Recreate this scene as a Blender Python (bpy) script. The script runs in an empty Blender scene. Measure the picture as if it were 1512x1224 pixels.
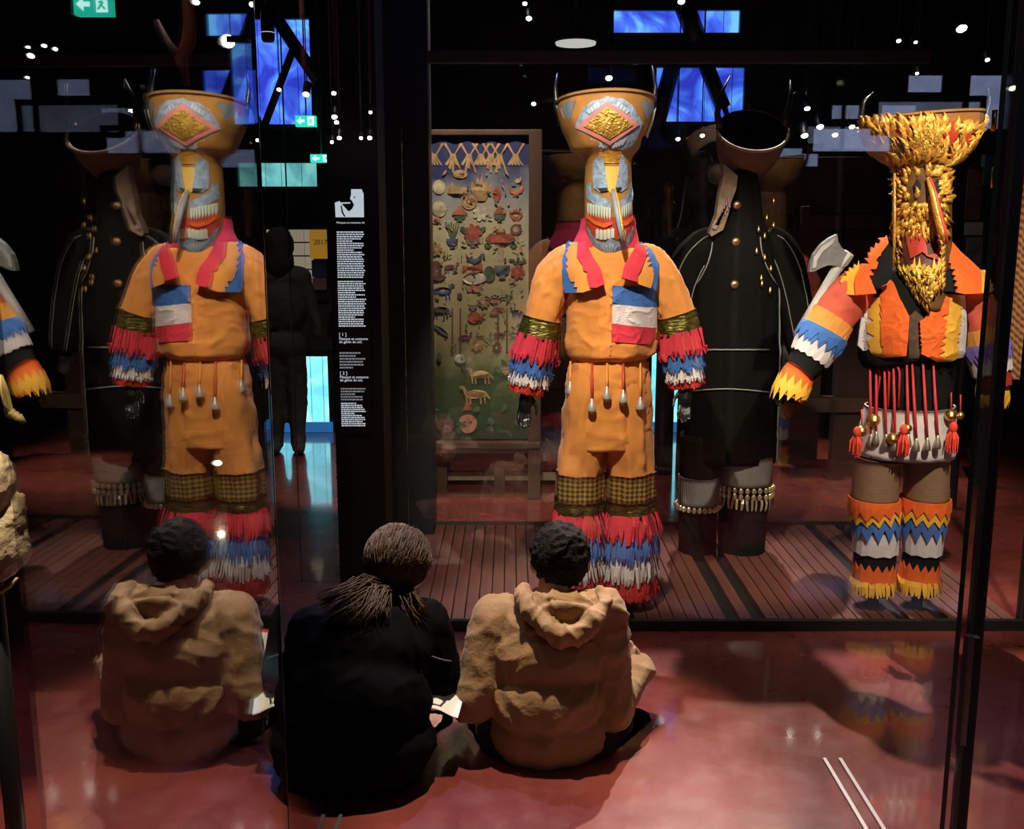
import bpy, bmesh, math, random
from mathutils import Vector, Matrix, noise
S = bpy.context.scene
COL = S.collection
R = random.Random(7)
PI = math.pi
# ---------------------------------------------------------------- camera
FPX, TH, CAMH = 1500.0, math.atan(272 / 1500.0), 1.5
CT, ST = math.cos(TH), math.sin(TH)
cam_d = bpy.data.cameras.new('camera'); cam = bpy.data.objects.new('camera', cam_d); COL.objects.link(cam)
cam.location = (0, 0, CAMH); cam.rotation_euler = (PI / 2 - TH, 0, 0)
cam_d.sensor_width = 36; cam_d.lens = 36 * FPX / 1512; cam_d.clip_start = .02
S.camera = cam
# ---------------------------------------------------------------- world, exposure
w = bpy.data.worlds.new('world'); S.world = w; w.use_nodes = True
w.node_tree.nodes['Background'].inputs[0].default_value = (.55, .6, .8, 1)
w.node_tree.nodes['Background'].inputs[1].default_value = .006
vs = S.view_settings
vs.view_transform = 'Standard'; vs.look = 'None'; vs.gamma = 1; vs.use_curve_mapping = False; vs.exposure = 0.9
S.cycles.transparent_max_bounces = 40
S.cycles.max_bounces = 10
S.cycles.sample_clamp_indirect = 4.0
# ---------------------------------------------------------------- gallery spotlights, with added fill lights
def spot(name, loc, tgt, power, col, size, blend=.4, rad=.03):
    d = bpy.data.lights.new(name, 'SPOT'); d.energy = power; d.color = col
    d.spot_size = math.radians(size); d.spot_blend = blend; d.shadow_soft_size = rad
    o = bpy.data.objects.new(name, d); COL.objects.link(o); o.location = loc
    o.rotation_euler = (Vector(tgt) - Vector(loc)).to_track_quat('-Z', 'Y').to_euler()
    return o
WARM = (1, .83, .62); WHITE = (1, .93, .82); PINK = (1, .75, .68); BLUE = (.35, .45, 1)
SPOTS = [
    ((-.15, 1.75, 3.2), (.36, 3.84, 1.3), 320, WARM, 34, .45),
    ((1.45, 1.75, 3.2), (1.56, 3.84, 1.25), 300, WARM, 38, .5),
    ((1.25, 5.95, 3.9), (1.0, 3.0, 0), 610, (1, .82, .72), 44, .35),
    ((.05, 3.3, 3.6), (.1, 2.8, .35), 340, WARM, 24, .5),
    ((-.2, 4.6, 3.9), (.45, 2.5, 0), 260, (.38, .45, 1), 40, .5),
    ((.9, 4.75, 3.2), (1.05, 4.35, .6), 6, WHITE, 42, .6),
    ((-.15, 5.0, 3.2), (-.28, 5.6, 1.3), 160, WARM, 52, .8),
    ((1.7, 6.9, 3.2), (1.9, 6.3, 0), 210, WARM, 40, .6),
    ((-.1, 6.6, 3.2), (-.25, 6.1, 0), 60, PINK, 38, .6),
    ((-2.9, 6.9, 3.2), (-2.75, 6.3, 0), 200, WARM, 22, .7),
    ((.9, .7, 3.6), (1.3, 2.6, 0), 8, PINK, 60, .9),  # added pink fill from the front, no fixture
    ((-.85, 1.2, 3.6), (-.98, 1.9, .85), 260, WARM, 18, .5),  # added unseen spot to brighten the carved puppet
    ((-1.3, 2.3, 4.0), (-1.02, 3.3, 2.1), 45, (1, .6, .45), 16, .6),  # added unseen reddish spot to light up the forked branch
    ((-1.1, 5.0, 3.8), (-1.55, 6.85, 1.0), 45, WHITE, 26, .6),  # weak light added to lift the standing visitor
    ((-1.1, 3.5, 3.2), (-.9, 2.6, 0), 40, (.75, .5, .7), 50, .8),
]
for i_, a_ in enumerate(SPOTS): spot('gallery_and_fill_light', *a_)

# ---------------------------------------------------------------- measuring helpers
def ray(u, v):
    a, b = (u - 756) / FPX, (612 - v) / FPX
    return Vector((a, CT + b * ST, -ST + b * CT))
def at(u, v, Y):
    d = ray(u, v); return Vector((d.x * Y / d.y, Y, CAMH + d.z * Y / d.y))
def fl(u, v, z=0):
    d = ray(u, v); k = (z - CAMH) / d.z; return Vector((d.x * k, d.y * k, z))
# ---------------------------------------------------------------- materials
MATS = {}
def mat(name, col, rough=.8, metal=0., var=.0, vscale=8., bump=0., bscale=60., emit=0., ecol=None, coat=0., spec=.5, sheen=0., stretch=None, dark=None):
    if name in MATS: return MATS[name]
    m = bpy.data.materials.new(name); m.use_nodes = True; nt = m.node_tree; b = nt.nodes['Principled BSDF']
    b.inputs['Base Color'].default_value = (*col, 1); b.inputs['Roughness'].default_value = rough
    b.inputs['Metallic'].default_value = metal; b.inputs['Specular IOR Level'].default_value = spec
    b.inputs['Coat Weight'].default_value = coat; b.inputs['Coat Roughness'].default_value = .08
    b.inputs['Sheen Weight'].default_value = sheen
    tc = nt.nodes.new('ShaderNodeTexCoord'); src = tc.outputs['Object']
    if stretch:
        mp = nt.nodes.new('ShaderNodeMapping'); mp.inputs['Scale'].default_value = stretch
        nt.links.new(src, mp.inputs[0]); src = mp.outputs[0]
    if var:
        n = nt.nodes.new('ShaderNodeTexNoise'); n.inputs['Scale'].default_value = vscale; n.inputs['Detail'].default_value = 5
        nt.links.new(src, n.inputs['Vector'])
        r = nt.nodes.new('ShaderNodeValToRGB')
        c0 = dark if dark else tuple(c * (1 - var) for c in col); c1 = tuple(min(1, c * (1 + var * .6)) for c in col)
        r.color_ramp.elements[0].color = (*c0, 1); r.color_ramp.elements[1].color = (*c1, 1)
        r.color_ramp.elements[0].position = .3; r.color_ramp.elements[1].position = .7
        nt.links.new(n.outputs['Fac'], r.inputs[0]); nt.links.new(r.outputs[0], b.inputs['Base Color'])
    if bump:
        n2 = nt.nodes.new('ShaderNodeTexNoise'); n2.inputs['Scale'].default_value = bscale; n2.inputs['Detail'].default_value = 3
        nt.links.new(src, n2.inputs['Vector'])
        bp = nt.nodes.new('ShaderNodeBump'); bp.inputs['Strength'].default_value = bump; bp.inputs['Distance'].default_value = .01
        nt.links.new(n2.outputs['Fac'], bp.inputs['Height']); nt.links.new(bp.outputs[0], b.inputs['Normal'])
    if emit:
        b.inputs['Emission Color'].default_value = (*(ecol or col), 1); b.inputs['Emission Strength'].default_value = emit
    MATS[name] = m; return m
def glass(name, tint=(.95, .97, .96), f0=.04, power=5., edge=False):
    m = bpy.data.materials.new(name); m.use_nodes = True; nt = m.node_tree; nt.nodes.clear()
    out = nt.nodes.new('ShaderNodeOutputMaterial'); mx = nt.nodes.new('ShaderNodeMixShader')
    tr = nt.nodes.new('ShaderNodeBsdfTransparent'); tr.inputs[0].default_value = (*tint, 1)
    gl = nt.nodes.new('ShaderNodeBsdfGlossy'); gl.inputs['Roughness'].default_value = 0; gl.inputs[0].default_value = (1, 1, 1, 1)
    lw = nt.nodes.new('ShaderNodeLayerWeight'); lw.inputs[0].default_value = .5
    p = nt.nodes.new('ShaderNodeMath'); p.operation = 'POWER'; p.inputs[1].default_value = power
    q = nt.nodes.new('ShaderNodeMath'); q.operation = 'MULTIPLY_ADD'; q.inputs[1].default_value = 1 - f0; q.inputs[2].default_value = f0
    nt.links.new(lw.outputs['Facing'], p.inputs[0]); nt.links.new(p.outputs[0], q.inputs[0]); nt.links.new(q.outputs[0], mx.inputs[0])
    nt.links.new(tr.outputs[0], mx.inputs[1]); nt.links.new(gl.outputs[0], mx.inputs[2]); nt.links.new(mx.outputs[0], out.inputs[0])
    MATS[name] = m; return m
orange = mat('orange_cloth', (.72, .27, .055), .85, var=.16, vscale=5, bump=.55, bscale=11, sheen=.1)
orange2 = mat('orange_trim', (.75, .30, .06), .85, var=.15)
redpink = mat('crimson_cloth', (.62, .03, .06), .8, var=.2, bump=.2, bscale=30)
red = mat('red_cloth', (.55, .025, .02), .8, var=.25, bump=.3, bscale=60)
blue = mat('blue_cloth', (.045, .15, .48), .8, var=.2, bump=.2, bscale=30)
white = mat('white_cloth', (.66, .6, .62), .85, var=.12, bump=.2, bscale=30)
black = mat('black_cloth', (.01, .01, .011), .8, spec=.12, var=.2, bump=.3, bscale=20)
blackp = mat('black_gloss', (.008, .008, .009), .3)
blackm = mat('black_metal', (.012, .012, .013), .45)
charcoal = mat('charcoal_paint', (.018, .018, .02), .5)
yellow = mat('yellow_cloth', (.8, .42, .04), .85, var=.15)
hot = mat('flame_orange_cloth', (.8, .13, .015), .85, var=.15)
purple = mat('violet_cloth', (.2, .14, .5), .8, var=.2)
brown = mat('brown_cloth', (.09, .055, .035), .9, var=.2)
silver = mat('silver_metal', (.5, .48, .44), .4, .45, var=.2, vscale=40)
brass = mat('brass_metal', (.75, .5, .16), .3, 1.)
gold = mat('gilt_paint', (.75, .40, .07), .38, .35, var=.35, vscale=30, bump=.5, bscale=90)
goldleaf = mat('gold_leaf', (.80, .5, .1), .32, .55, var=.5, vscale=45, bump=.9, bscale=120)
ochre = mat('ochre_paint', (.38, .185, .045), .5, var=.25, vscale=14, coat=.2)
mblue = mat('mask_blue', (.28, .38, .55), .5, var=.45, vscale=55, bump=.3, bscale=120)
mpink = mat('mask_pink', (.72, .26, .26), .55, var=.2)
myel = mat('mask_yellow', (.85, .55, .12), .45, var=.2)
mred = mat('mask_red', (.5, .05, .03), .5, var=.2)
mteeth = mat('mask_teeth', (.62, .70, .62), .5, var=.15)
mdark = mat('mask_dark', (.015, .012, .012), .6)
wood = mat('dark_wood', (.07, .033, .022), .55, var=.4, vscale=6, stretch=(1, 1, .15), bump=.2)
palewood = mat('weathered_wood', (.24, .17, .12), .7, var=.45, vscale=18, bump=.5, bscale=40)
greywood = mat('grey_painted_wood', (.17, .17, .18), .6, var=.35, vscale=14, bump=.3)
steel = mat('brushed_steel', (.6, .6, .6), .3, 1.)
skin = mat('skin', (.42, .23, .15), .55, var=.1)
tan = mat('tan_cotton', (.37, .215, .09), .85, var=.15, vscale=9, bump=.3, bscale=50, sheen=.1)
hair_b = mat('dark_hair', (.014, .011, .009), .85, spec=.2, var=.4, vscale=60, bump=.5, bscale=150)
hair_g = mat('brown_hair', (.075, .04, .016), .6, spec=.3, var=.5, vscale=50, bump=.5, bscale=160, stretch=(1, 1, .3))
paper = mat('paper', (.8, .79, .74), .8)
redplastic = mat('red_plastic', (.7, .05, .03), .35)
ivory = mat('carved_ivory_paint', (.55, .42, .25), .55, var=.3, vscale=25, bump=.6, bscale=50)
rope = mat('gold_rope', (.7, .48, .18), .6, var=.3)
def brocade():
    m = mat('gold_brocade', (.45, .32, .09), .38, .6); nt = m.node_tree; b = nt.nodes['Principled BSDF']
    tc = nt.nodes.new('ShaderNodeTexCoord'); mp = nt.nodes.new('ShaderNodeMapping')
    mp.inputs['Rotation'].default_value = (0, .78, 0); mp.inputs['Scale'].default_value = (75, .01, 75)
    ck = nt.nodes.new('ShaderNodeTexChecker'); ck.inputs['Scale'].default_value = 1
    ck.inputs[1].default_value = (.62, .42, .12, 1); ck.inputs[2].default_value = (.14, .1, .03, 1)
    nt.links.new(tc.outputs['Object'], mp.inputs[0]); nt.links.new(mp.outputs[0], ck.inputs[0]); nt.links.new(ck.outputs[0], b.inputs['Base Color'])
    return m
brocade_m = brocade()
lame = mat('olive_lame', (.16, .14, .03), .3, .7, var=.8, vscale=35, stretch=(1, 1, 3), bump=.6, bscale=50)
def ribs(name, c0, c1, sc, rot, rough=.6, metal=0.):
    m = mat(name, c0, rough, metal); nt = m.node_tree; b = nt.nodes['Principled BSDF']
    tc = nt.nodes.new('ShaderNodeTexCoord'); mp = nt.nodes.new('ShaderNodeMapping'); mp.inputs['Rotation'].default_value = rot
    wv = nt.nodes.new('ShaderNodeTexWave'); wv.inputs['Scale'].default_value = sc; wv.inputs['Distortion'].default_value = 1.5
    r = nt.nodes.new('ShaderNodeValToRGB'); r.color_ramp.elements[0].color = (*c0, 1); r.color_ramp.elements[1].color = (*c1, 1)
    nt.links.new(tc.outputs['Object'], mp.inputs[0]); nt.links.new(mp.outputs[0], wv.inputs[0]); nt.links.new(wv.outputs['Fac'], r.inputs[0])
    nt.links.new(r.outputs[0], b.inputs['Base Color']); return m
woven = ribs('woven_brown', (.12, .06, .035), (.38, .24, .15), 55, (0, PI / 2, 0))
silverweave = ribs('silver_weave', (.1, .1, .1), (.42, .41, .4), 45, (0, 0, 0), .5, .3)
stripe_t = ribs('striped_textile', (.12, .035, .02), (.42, .22, .08), 14, (0, .8, 0), .9)
# ---------------------------------------------------------------- object helpers
def wloc(o):
    v = Vector((0, 0, 0))
    while o is not None: v += o.location; o = o.parent
    return v
def mk(name, verts, faces, m, parent=None, smooth=False, loc=None, mi=None):
    o0 = Vector(loc) if loc is not None else wloc(parent)
    me = bpy.data.meshes.new(name)
    me.from_pydata([tuple(Vector(v) - o0) for v in verts], [], faces)
    for x in (m if isinstance(m, (list, tuple)) else [m]): me.materials.append(x)
    if mi: me.polygons.foreach_set('material_index', mi)
    if smooth: me.polygons.foreach_set('use_smooth', [True] * len(me.polygons))
    me.validate(); me.update()
    o = bpy.data.objects.new(name, me); COL.objects.link(o)
    if parent is not None: o.parent = parent
    elif loc is not None: o.location = loc
    return o
def mkbm(name, bm, m, parent=None, smooth=False, loc=None):
    o0 = Vector(loc) if loc is not None else wloc(parent)
    bmesh.ops.translate(bm, verts=bm.verts, vec=-o0)
    me = bpy.data.meshes.new(name); bm.to_mesh(me); bm.free()
    for x in (m if isinstance(m, (list, tuple)) else [m]): me.materials.append(x)
    if smooth: me.polygons.foreach_set('use_smooth', [True] * len(me.polygons))
    o = bpy.data.objects.new(name, me); COL.objects.link(o)
    if parent is not None: o.parent = parent
    elif loc is not None: o.location = loc
    return o
def tag(o, label=None, cat=None, group=None, kind=None):
    if label: o['label'] = label
    if cat: o['category'] = cat
    if group: o['group'] = group
    if kind: o['kind'] = kind
    return o
def empty(name, loc, label, cat, group=None):
    o = bpy.data.objects.new(name, None); COL.objects.link(o); o.location = loc; o.empty_display_size = .1
    return tag(o, label, cat, group)
def boxbm(bm, lo, hi, bev=0):
    lo, hi = Vector(lo), Vector(hi)
    r = bmesh.ops.create_cube(bm, size=1); c = (lo + hi) / 2; d = hi - lo
    for v in r['verts']: v.co = Vector((v.co.x * d.x, v.co.y * d.y, v.co.z * d.z)) + c
    if bev:
        es = list({e for v in r['verts'] for e in v.link_edges})
        bmesh.ops.bevel(bm, geom=es, offset=bev, segments=2, affect='EDGES', profile=.7)
def box(name, lo, hi, m, parent=None, bev=0, loc=None):
    bm = bmesh.new(); boxbm(bm, lo, hi, bev)
    if parent is None and loc is None: loc = ((lo[0] + hi[0]) / 2, (lo[1] + hi[1]) / 2, min(lo[2], hi[2]))
    return mkbm(name, bm, m, parent, loc=loc)
def prism(bm, poly, th, axis=Vector((0, 1, 0))):
    vs_ = [bm.verts.new(p) for p in poly]; f = bm.faces.new(vs_)
    r = bmesh.ops.extrude_face_region(bm, geom=[f])
    bmesh.ops.translate(bm, verts=[e for e in r['geom'] if isinstance(e, bmesh.types.BMVert)], vec=axis * th)
    bmesh.ops.recalc_face_normals(bm, faces=bm.faces)
class Surf:
    """lofted tube: controls (x, y, z, rx, ry), authored from top to bottom; angle 0 = +X, 90 deg = towards -Y"""
    def __init__(s, ctrl, fold=None):
        s.c = [list(map(float, c)) for c in ctrl]; s.fold = fold
        L = [0.]
        for a, b in zip(s.c, s.c[1:]): L.append(L[-1] + max(1e-4, math.dist(a[:3], b[:3]) + .3 * abs(a[3] - b[3])))
        s.k = [x / L[-1] for x in L]; s.len = L[-1]
    def at(s, t):
        k, c = s.k, s.c; n = len(k); t = min(1, max(0, t)); i = 0
        while i < n - 2 and t > k[i + 1]: i += 1
        h = k[i + 1] - k[i]; x = (t - k[i]) / h; o = []
        for j in range(5):
            p0, p1 = c[i][j], c[i + 1][j]; d = (p1 - p0) / h
            dm = (p0 - c[i - 1][j]) / (k[i] - k[i - 1]) if i > 0 else d
            dp = (c[i + 2][j] - p1) / (k[i + 2] - k[i + 1]) if i + 2 < n else d
            m0 = 0 if dm * d <= 0 else 2 * dm * d / (dm + d); m1 = 0 if dp * d <= 0 else 2 * dp * d / (dp + d)
            o.append((2*x**3-3*x*x+1)*p0 + (x**3-2*x*x+x)*h*m0 + (-2*x**3+3*x*x)*p1 + (x**3-x*x)*h*m1)
        return o
    def pos(s, th, t, off=0.):
        c = s.at(t); a, b_ = s.at(t - .01), s.at(t + .01)
        d = Vector(b_[:3]) - Vector(a[:3])
        d = d.normalized() if d.length > 1e-6 else Vector((0, 0, -1))
        b = Vector((0, -1, 0)); b = (b - d * b.dot(d)).normalized(); n = b.cross(d)
        if s.fold: off += s.fold(th, t)
        return Vector(c[:3]) + n * (c[3] + off) * math.cos(th) + b * (c[4] + off) * math.sin(th)
    def tz(s, z):
        if not hasattr(s, 'tab'): s.tab = [s.at(i / 160)[2] for i in range(161)]
        lo, hi = 0, 160
        while hi - lo > 1:
            m = (lo + hi) // 2
            if s.tab[m] > z: lo = m
            else: hi = m
        a, b = s.tab[lo], s.tab[hi]
        return (lo + min(1, max(0, (a - z) / (a - b) if a != b else 0))) / 160
    def wrap(s, u, v, off=0.):
        """point of an upright loft that lies at picture position (u, v)"""
        Y = s.c[0][1]; k = (u - 756) / FPX
        for _ in range(3):
            z = min(s.c[0][2], max(s.c[-1][2], at(u, v, Y).z)); t = s.tz(z); c = s.at(t); th0 = math.atan2(c[1], -c[0]); lo, hi = th0 - 1.5, th0 + 1.5
            for _ in range(16):
                m = (lo + hi) / 2; x, y = c[0] + (c[3] + off) * math.cos(m), c[1] - (c[4] + off) * math.sin(m)
                if x / (y * CT + (CAMH - z) * ST) > k: lo = m
                else: hi = m
            Y = y
        return Vector((x, y, z))
    def front(s, x, z, off=0.):
        t = s.tz(z); c = s.at(t); q = max(-.97, min(.97, (x - c[0]) / max(1e-4, c[3])))
        return s.pos(math.acos(q), t, off) if False else s._fp(t, math.acos(q), x, z, off)
    def _fp(s, t, th, x, z, off):
        c = s.at(t); f = s.fold(th, t) if s.fold else 0
        return Vector((x, c[1] - (c[4] + f) * math.sin(th) - off, z))
    def mesh(s, name, m, parent, t0=0., t1=1., nt=24, na=40, off=0., cap=False, a0=0., a1=2 * PI, off1=None, inner=0.):
        full = abs(a1 - a0 - 2 * PI) < 1e-6; cols = na if full else na + 1; V = []; Fc = []
        for i in range(nt + 1):
            t = t0 + (t1 - t0) * i / nt; of = off if off1 is None else off + (off1 - off) * i / nt
            for j in range(cols): V.append(s.pos(a0 + (a1 - a0) * j / na, t, of))
        for i in range(nt):
            for j in range(na):
                a = i * cols + j; b = i * cols + (j + 1) % cols
                Fc.append((a, b, b + cols, a + cols))
        if cap:
            for i, rev in ((0, True), (nt, False)):
                q = [i * cols + j for j in range(cols)]; Fc.append(tuple(reversed(q)) if rev else tuple(q))
        if inner:
            o0 = len(V)
            for k_ in (t0, t1):
                for j in range(cols): V.append(s.pos(a0 + (a1 - a0) * j / na, k_, (off if k_ == t0 or off1 is None else off1) - inner))
            for q, base in ((0, 0), (1, nt * cols)):
                for j in range(na):
                    a = base + j; b = base + (j + 1) % cols; c = o0 + q * cols + j; d = o0 + q * cols + (j + 1) % cols
                    Fc.append((a, b, d, c))
        return mk(name, V, Fc, m, parent, True)
    def jag(s, name, m, parent, t0, t1, n, depth, off, upper=0., jit=.3):
        """band with a zigzag lower edge (and an upper one when upper > 0)"""
        V = []; Fc = []; N = 2 * n
        for j in range(N):
            th = 2 * PI * j / N; jj = 1 + jit * (R.random() - .5)
            V += [s.pos(th, t0 - (upper if j % 2 else 0), off), s.pos(th, (t0 + t1 - depth) / 2, off + .002),
                  s.pos(th, t1 - (depth if j % 2 else 0) * jj, off + .004), s.pos(th, t0, off - .006)]
        for j in range(N):
            a = 4 * j; b = 4 * ((j + 1) % N)
            Fc += [(a, b, b + 1, a + 1), (a + 1, b + 1, b + 2, a + 2), (a + 3, b + 3, b, a)]
        return mk(name, V, Fc, m, parent)
    def fringe(s, name, m, parent, t0, t1, n, off=.006, flare=.01, jit=.25, fill=.92, head=.35):
        """cloth band cut into hanging strips along its lower edge"""
        V = []; Fc = []
        for j in range(n):
            w_ = 2 * PI / n * fill; th = 2 * PI * (j + .25 * R.random()) / n; e = t1 + (t1 - t0) * jit * (R.random() - .7)
            sw = (R.random() - .5) * w_ * 1.2; of = off + .006 * R.random(); b0 = len(V)
            for q, (t, o2) in enumerate(((t0, of - .004), (t0 + (e - t0) * head, of + flare * .5), (t0 + (e - t0) * .75, of + flare), (e, of + flare * (.4 + R.random())))):
                hw = w_ / 2 * (1.08 if q < 2 else (.95 if q == 2 else .6)); dth = sw * max(0, q - 1) / 2
                V += [s.pos(th - hw + dth, t, o2), s.pos(th + hw + dth, t, o2 + .002)]
            for q in range(3): Fc.append((b0 + 2*q, b0 + 2*q + 1, b0 + 2*q + 3, b0 + 2*q + 2))
        return mk(name, V, Fc, m, parent)
def decal(s, name, poly, off, m, parent, maxe=.012, th=.004, loops=5):
    """relief patch: polygon in (x, z) laid onto the front of a Surf with its own thickness"""
    bm = bmesh.new(); f = bm.faces.new([bm.verts.new((x, 0, z)) for x, z in poly])
    bmesh.ops.triangulate(bm, faces=[f])
    for _ in range(loops):
        es = [e for e in bm.edges if e.calc_length() > maxe]
        if not es: break
        bmesh.ops.subdivide_edges(bm, edges=es, cuts=1); bmesh.ops.triangulate(bm, faces=bm.faces[:])
    for v in bm.verts: v.co = s.front(v.co.x, v.co.z, off)
    r = bmesh.ops.extrude_face_region(bm, geom=bm.faces[:])
    bmesh.ops.translate(bm, verts=[e for e in r['geom'] if isinstance(e, bmesh.types.BMVert)], vec=(0, th, 0))
    bmesh.ops.recalc_face_normals(bm, faces=bm.faces[:])
    return mkbm(name, bm, m, parent, False)
def tubebm(bm, pts, rad, n=8, cap=True):
    """round tube along arbitrary 3D points"""
    pts = [Vector(p) for p in pts]; rad = rad if isinstance(rad, (list, tuple)) else [rad] * len(pts)
    rings = []; up = None
    for i, p in enumerate(pts):
        d = (pts[min(i + 1, len(pts) - 1)] - pts[max(i - 1, 0)])
        d = d.normalized() if d.length > 1e-7 else Vector((0, 0, 1))
        if up is None: up = d.orthogonal().normalized()
        up = (up - d * up.dot(d)); up = up.normalized() if up.length > 1e-6 else d.orthogonal().normalized()
        sd = d.cross(up)
        rings.append([bm.verts.new(p + (up * math.cos(2*PI*j/n) + sd * math.sin(2*PI*j/n)) * rad[i]) for j in range(n)])
    for a, b in zip(rings, rings[1:]):
        for j in range(n): bm.faces.new((a[j], a[(j+1) % n], b[(j+1) % n], b[j]))
    if cap: bm.faces.new(list(reversed(rings[0]))); bm.faces.new(rings[-1])
def tube(name, pts, rad, m, parent=None, n=8, loc=None, smooth=True):
    bm = bmesh.new(); tubebm(bm, pts, rad, n); return mkbm(name, bm, m, parent, smooth, loc)
def lathe(name, prof, c, m, parent=None, n=16, loc=None, smooth=True, tilt=None):
    """profile of (radius, height above c)"""
    V = []; Fc = []; c = Vector(c)
    for r, h in prof:
        for j in range(n):
            p = Vector((r * math.cos(2*PI*j/n), r * math.sin(2*PI*j/n), h))
            if tilt: p = tilt @ p
            V.append(c + p)
    for i in range(len(prof) - 1):
        for j in range(n): Fc.append((i*n + j, i*n + (j+1) % n, (i+1)*n + (j+1) % n, (i+1)*n + j))
    Fc.append(tuple(reversed(range(n)))); Fc.append(tuple((len(prof)-1)*n + j for j in range(n)))
    return mk(name, V, Fc, m, parent, smooth, loc)
def nvec(p): return Vector((noise.noise(p), noise.noise(p + Vector((31.4, 7.7, 3.3))), noise.noise(p + Vector((5.1, 47.2, 19.9)))))
def rnd_fold(seed, amp, ks=(3, 5, 8), tw=2., cr_=1.):
    r = random.Random(seed); so = Vector((seed * 5.1, seed * 2.3, seed * 1.7))
    def crease(th, t):
        q = Vector((math.cos(th) * 1.3, math.sin(th) * 1.3, t * 4.5)); q = q + nvec(q * 1.4 + so) * .5
        return amp * cr_ * (max(-.5, 1 - abs(noise.noise(q + so)) * 2.6) ** 3 * .9 + max(-.5, 1 - abs(noise.noise(q * 2.1 - so)) * 2.6) ** 3 * .4 - .35)
    ps = [(k, r.random() * 6.3, r.random() * 6.3, r.uniform(-tw, tw)) for k in ks]
    return lambda th, t: crease(th, t) + amp * sum(math.sin(k * th + p + q * t * 4) * (.6 + .4 * math.sin(6 * t + p2)) for k, p, p2, q in ps) / len(ps)
def ell(bm, c, r, rot=None, seg=16):
    M = Matrix.Translation(Vector(c)) @ (rot.to_4x4() if rot else Matrix.Identity(4)) @ Matrix.Diagonal((*r, 1))
    bmesh.ops.create_uvsphere(bm, u_segments=seg, v_segments=max(8, seg * 3 // 4), radius=1, matrix=M)
def cap(bm, a, b, ra, rb, n=14):
    a, b = Vector(a), Vector(b); tubebm(bm, [a, b], [ra, rb], n)
    ell(bm, a, (ra,) * 3, seg=n); ell(bm, b, (rb,) * 3, seg=n)
def blob(name, build, m, parent, voxel=.012, smooth=6, disp=None, loc=None, fac=.5):
    """one continuous skin over overlapping shapes"""
    bm = bmesh.new(); build(bm); me = bpy.data.meshes.new('t'); bm.to_mesh(me); bm.free()
    t = bpy.data.objects.new('t', me); COL.objects.link(t)
    md = t.modifiers.new('r', 'REMESH'); md.mode = 'VOXEL'; md.voxel_size = voxel
    sm = t.modifiers.new('s', 'SMOOTH'); sm.iterations = smooth; sm.factor = fac
    dg = bpy.context.evaluated_depsgraph_get(); ev = t.evaluated_get(dg)
    me2 = bpy.data.meshes.new_from_object(ev); bpy.data.objects.remove(t); bpy.data.meshes.remove(me)
    me2.name = name; me2.materials.clear()
    for x in (m if isinstance(m, (list, tuple)) else [m]): me2.materials.append(x)
    if disp:
        nn = [v.normal.copy() for v in me2.vertices]
        for v, q in zip(me2.vertices, nn): v.co = v.co + q * disp(v.co.copy())
    o0 = Vector(loc) if loc is not None else wloc(parent)
    for v in me2.vertices: v.co -= o0
    me2.polygons.foreach_set('use_smooth', [True] * len(me2.polygons)); me2.update()
    o = bpy.data.objects.new(name, me2); COL.objects.link(o)
    if parent is not None: o.parent = parent
    elif loc is not None: o.location = loc
    return o
def text(name, body, size, c, m, parent, depth=.0005, align='LEFT', rotz=0.):
    cu = bpy.data.curves.new('t', 'FONT'); cu.body = body; cu.size = size; cu.extrude = depth; cu.align_x = align
    t = bpy.data.objects.new('t', cu); COL.objects.link(t)
    me = bpy.data.meshes.new_from_object(t.evaluated_get(bpy.context.evaluated_depsgraph_get()))
    bpy.data.objects.remove(t)
    M = Matrix.Translation(Vector(c) - wloc(parent)) @ Matrix.Rotation(rotz, 4, 'Z') @ Matrix.Rotation(PI / 2, 4, 'X'); me.transform(M)
    me.materials.clear(); me.materials.append(m); me.name = name
    o = bpy.data.objects.new(name, me); COL.objects.link(o); o.parent = parent; return o
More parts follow.
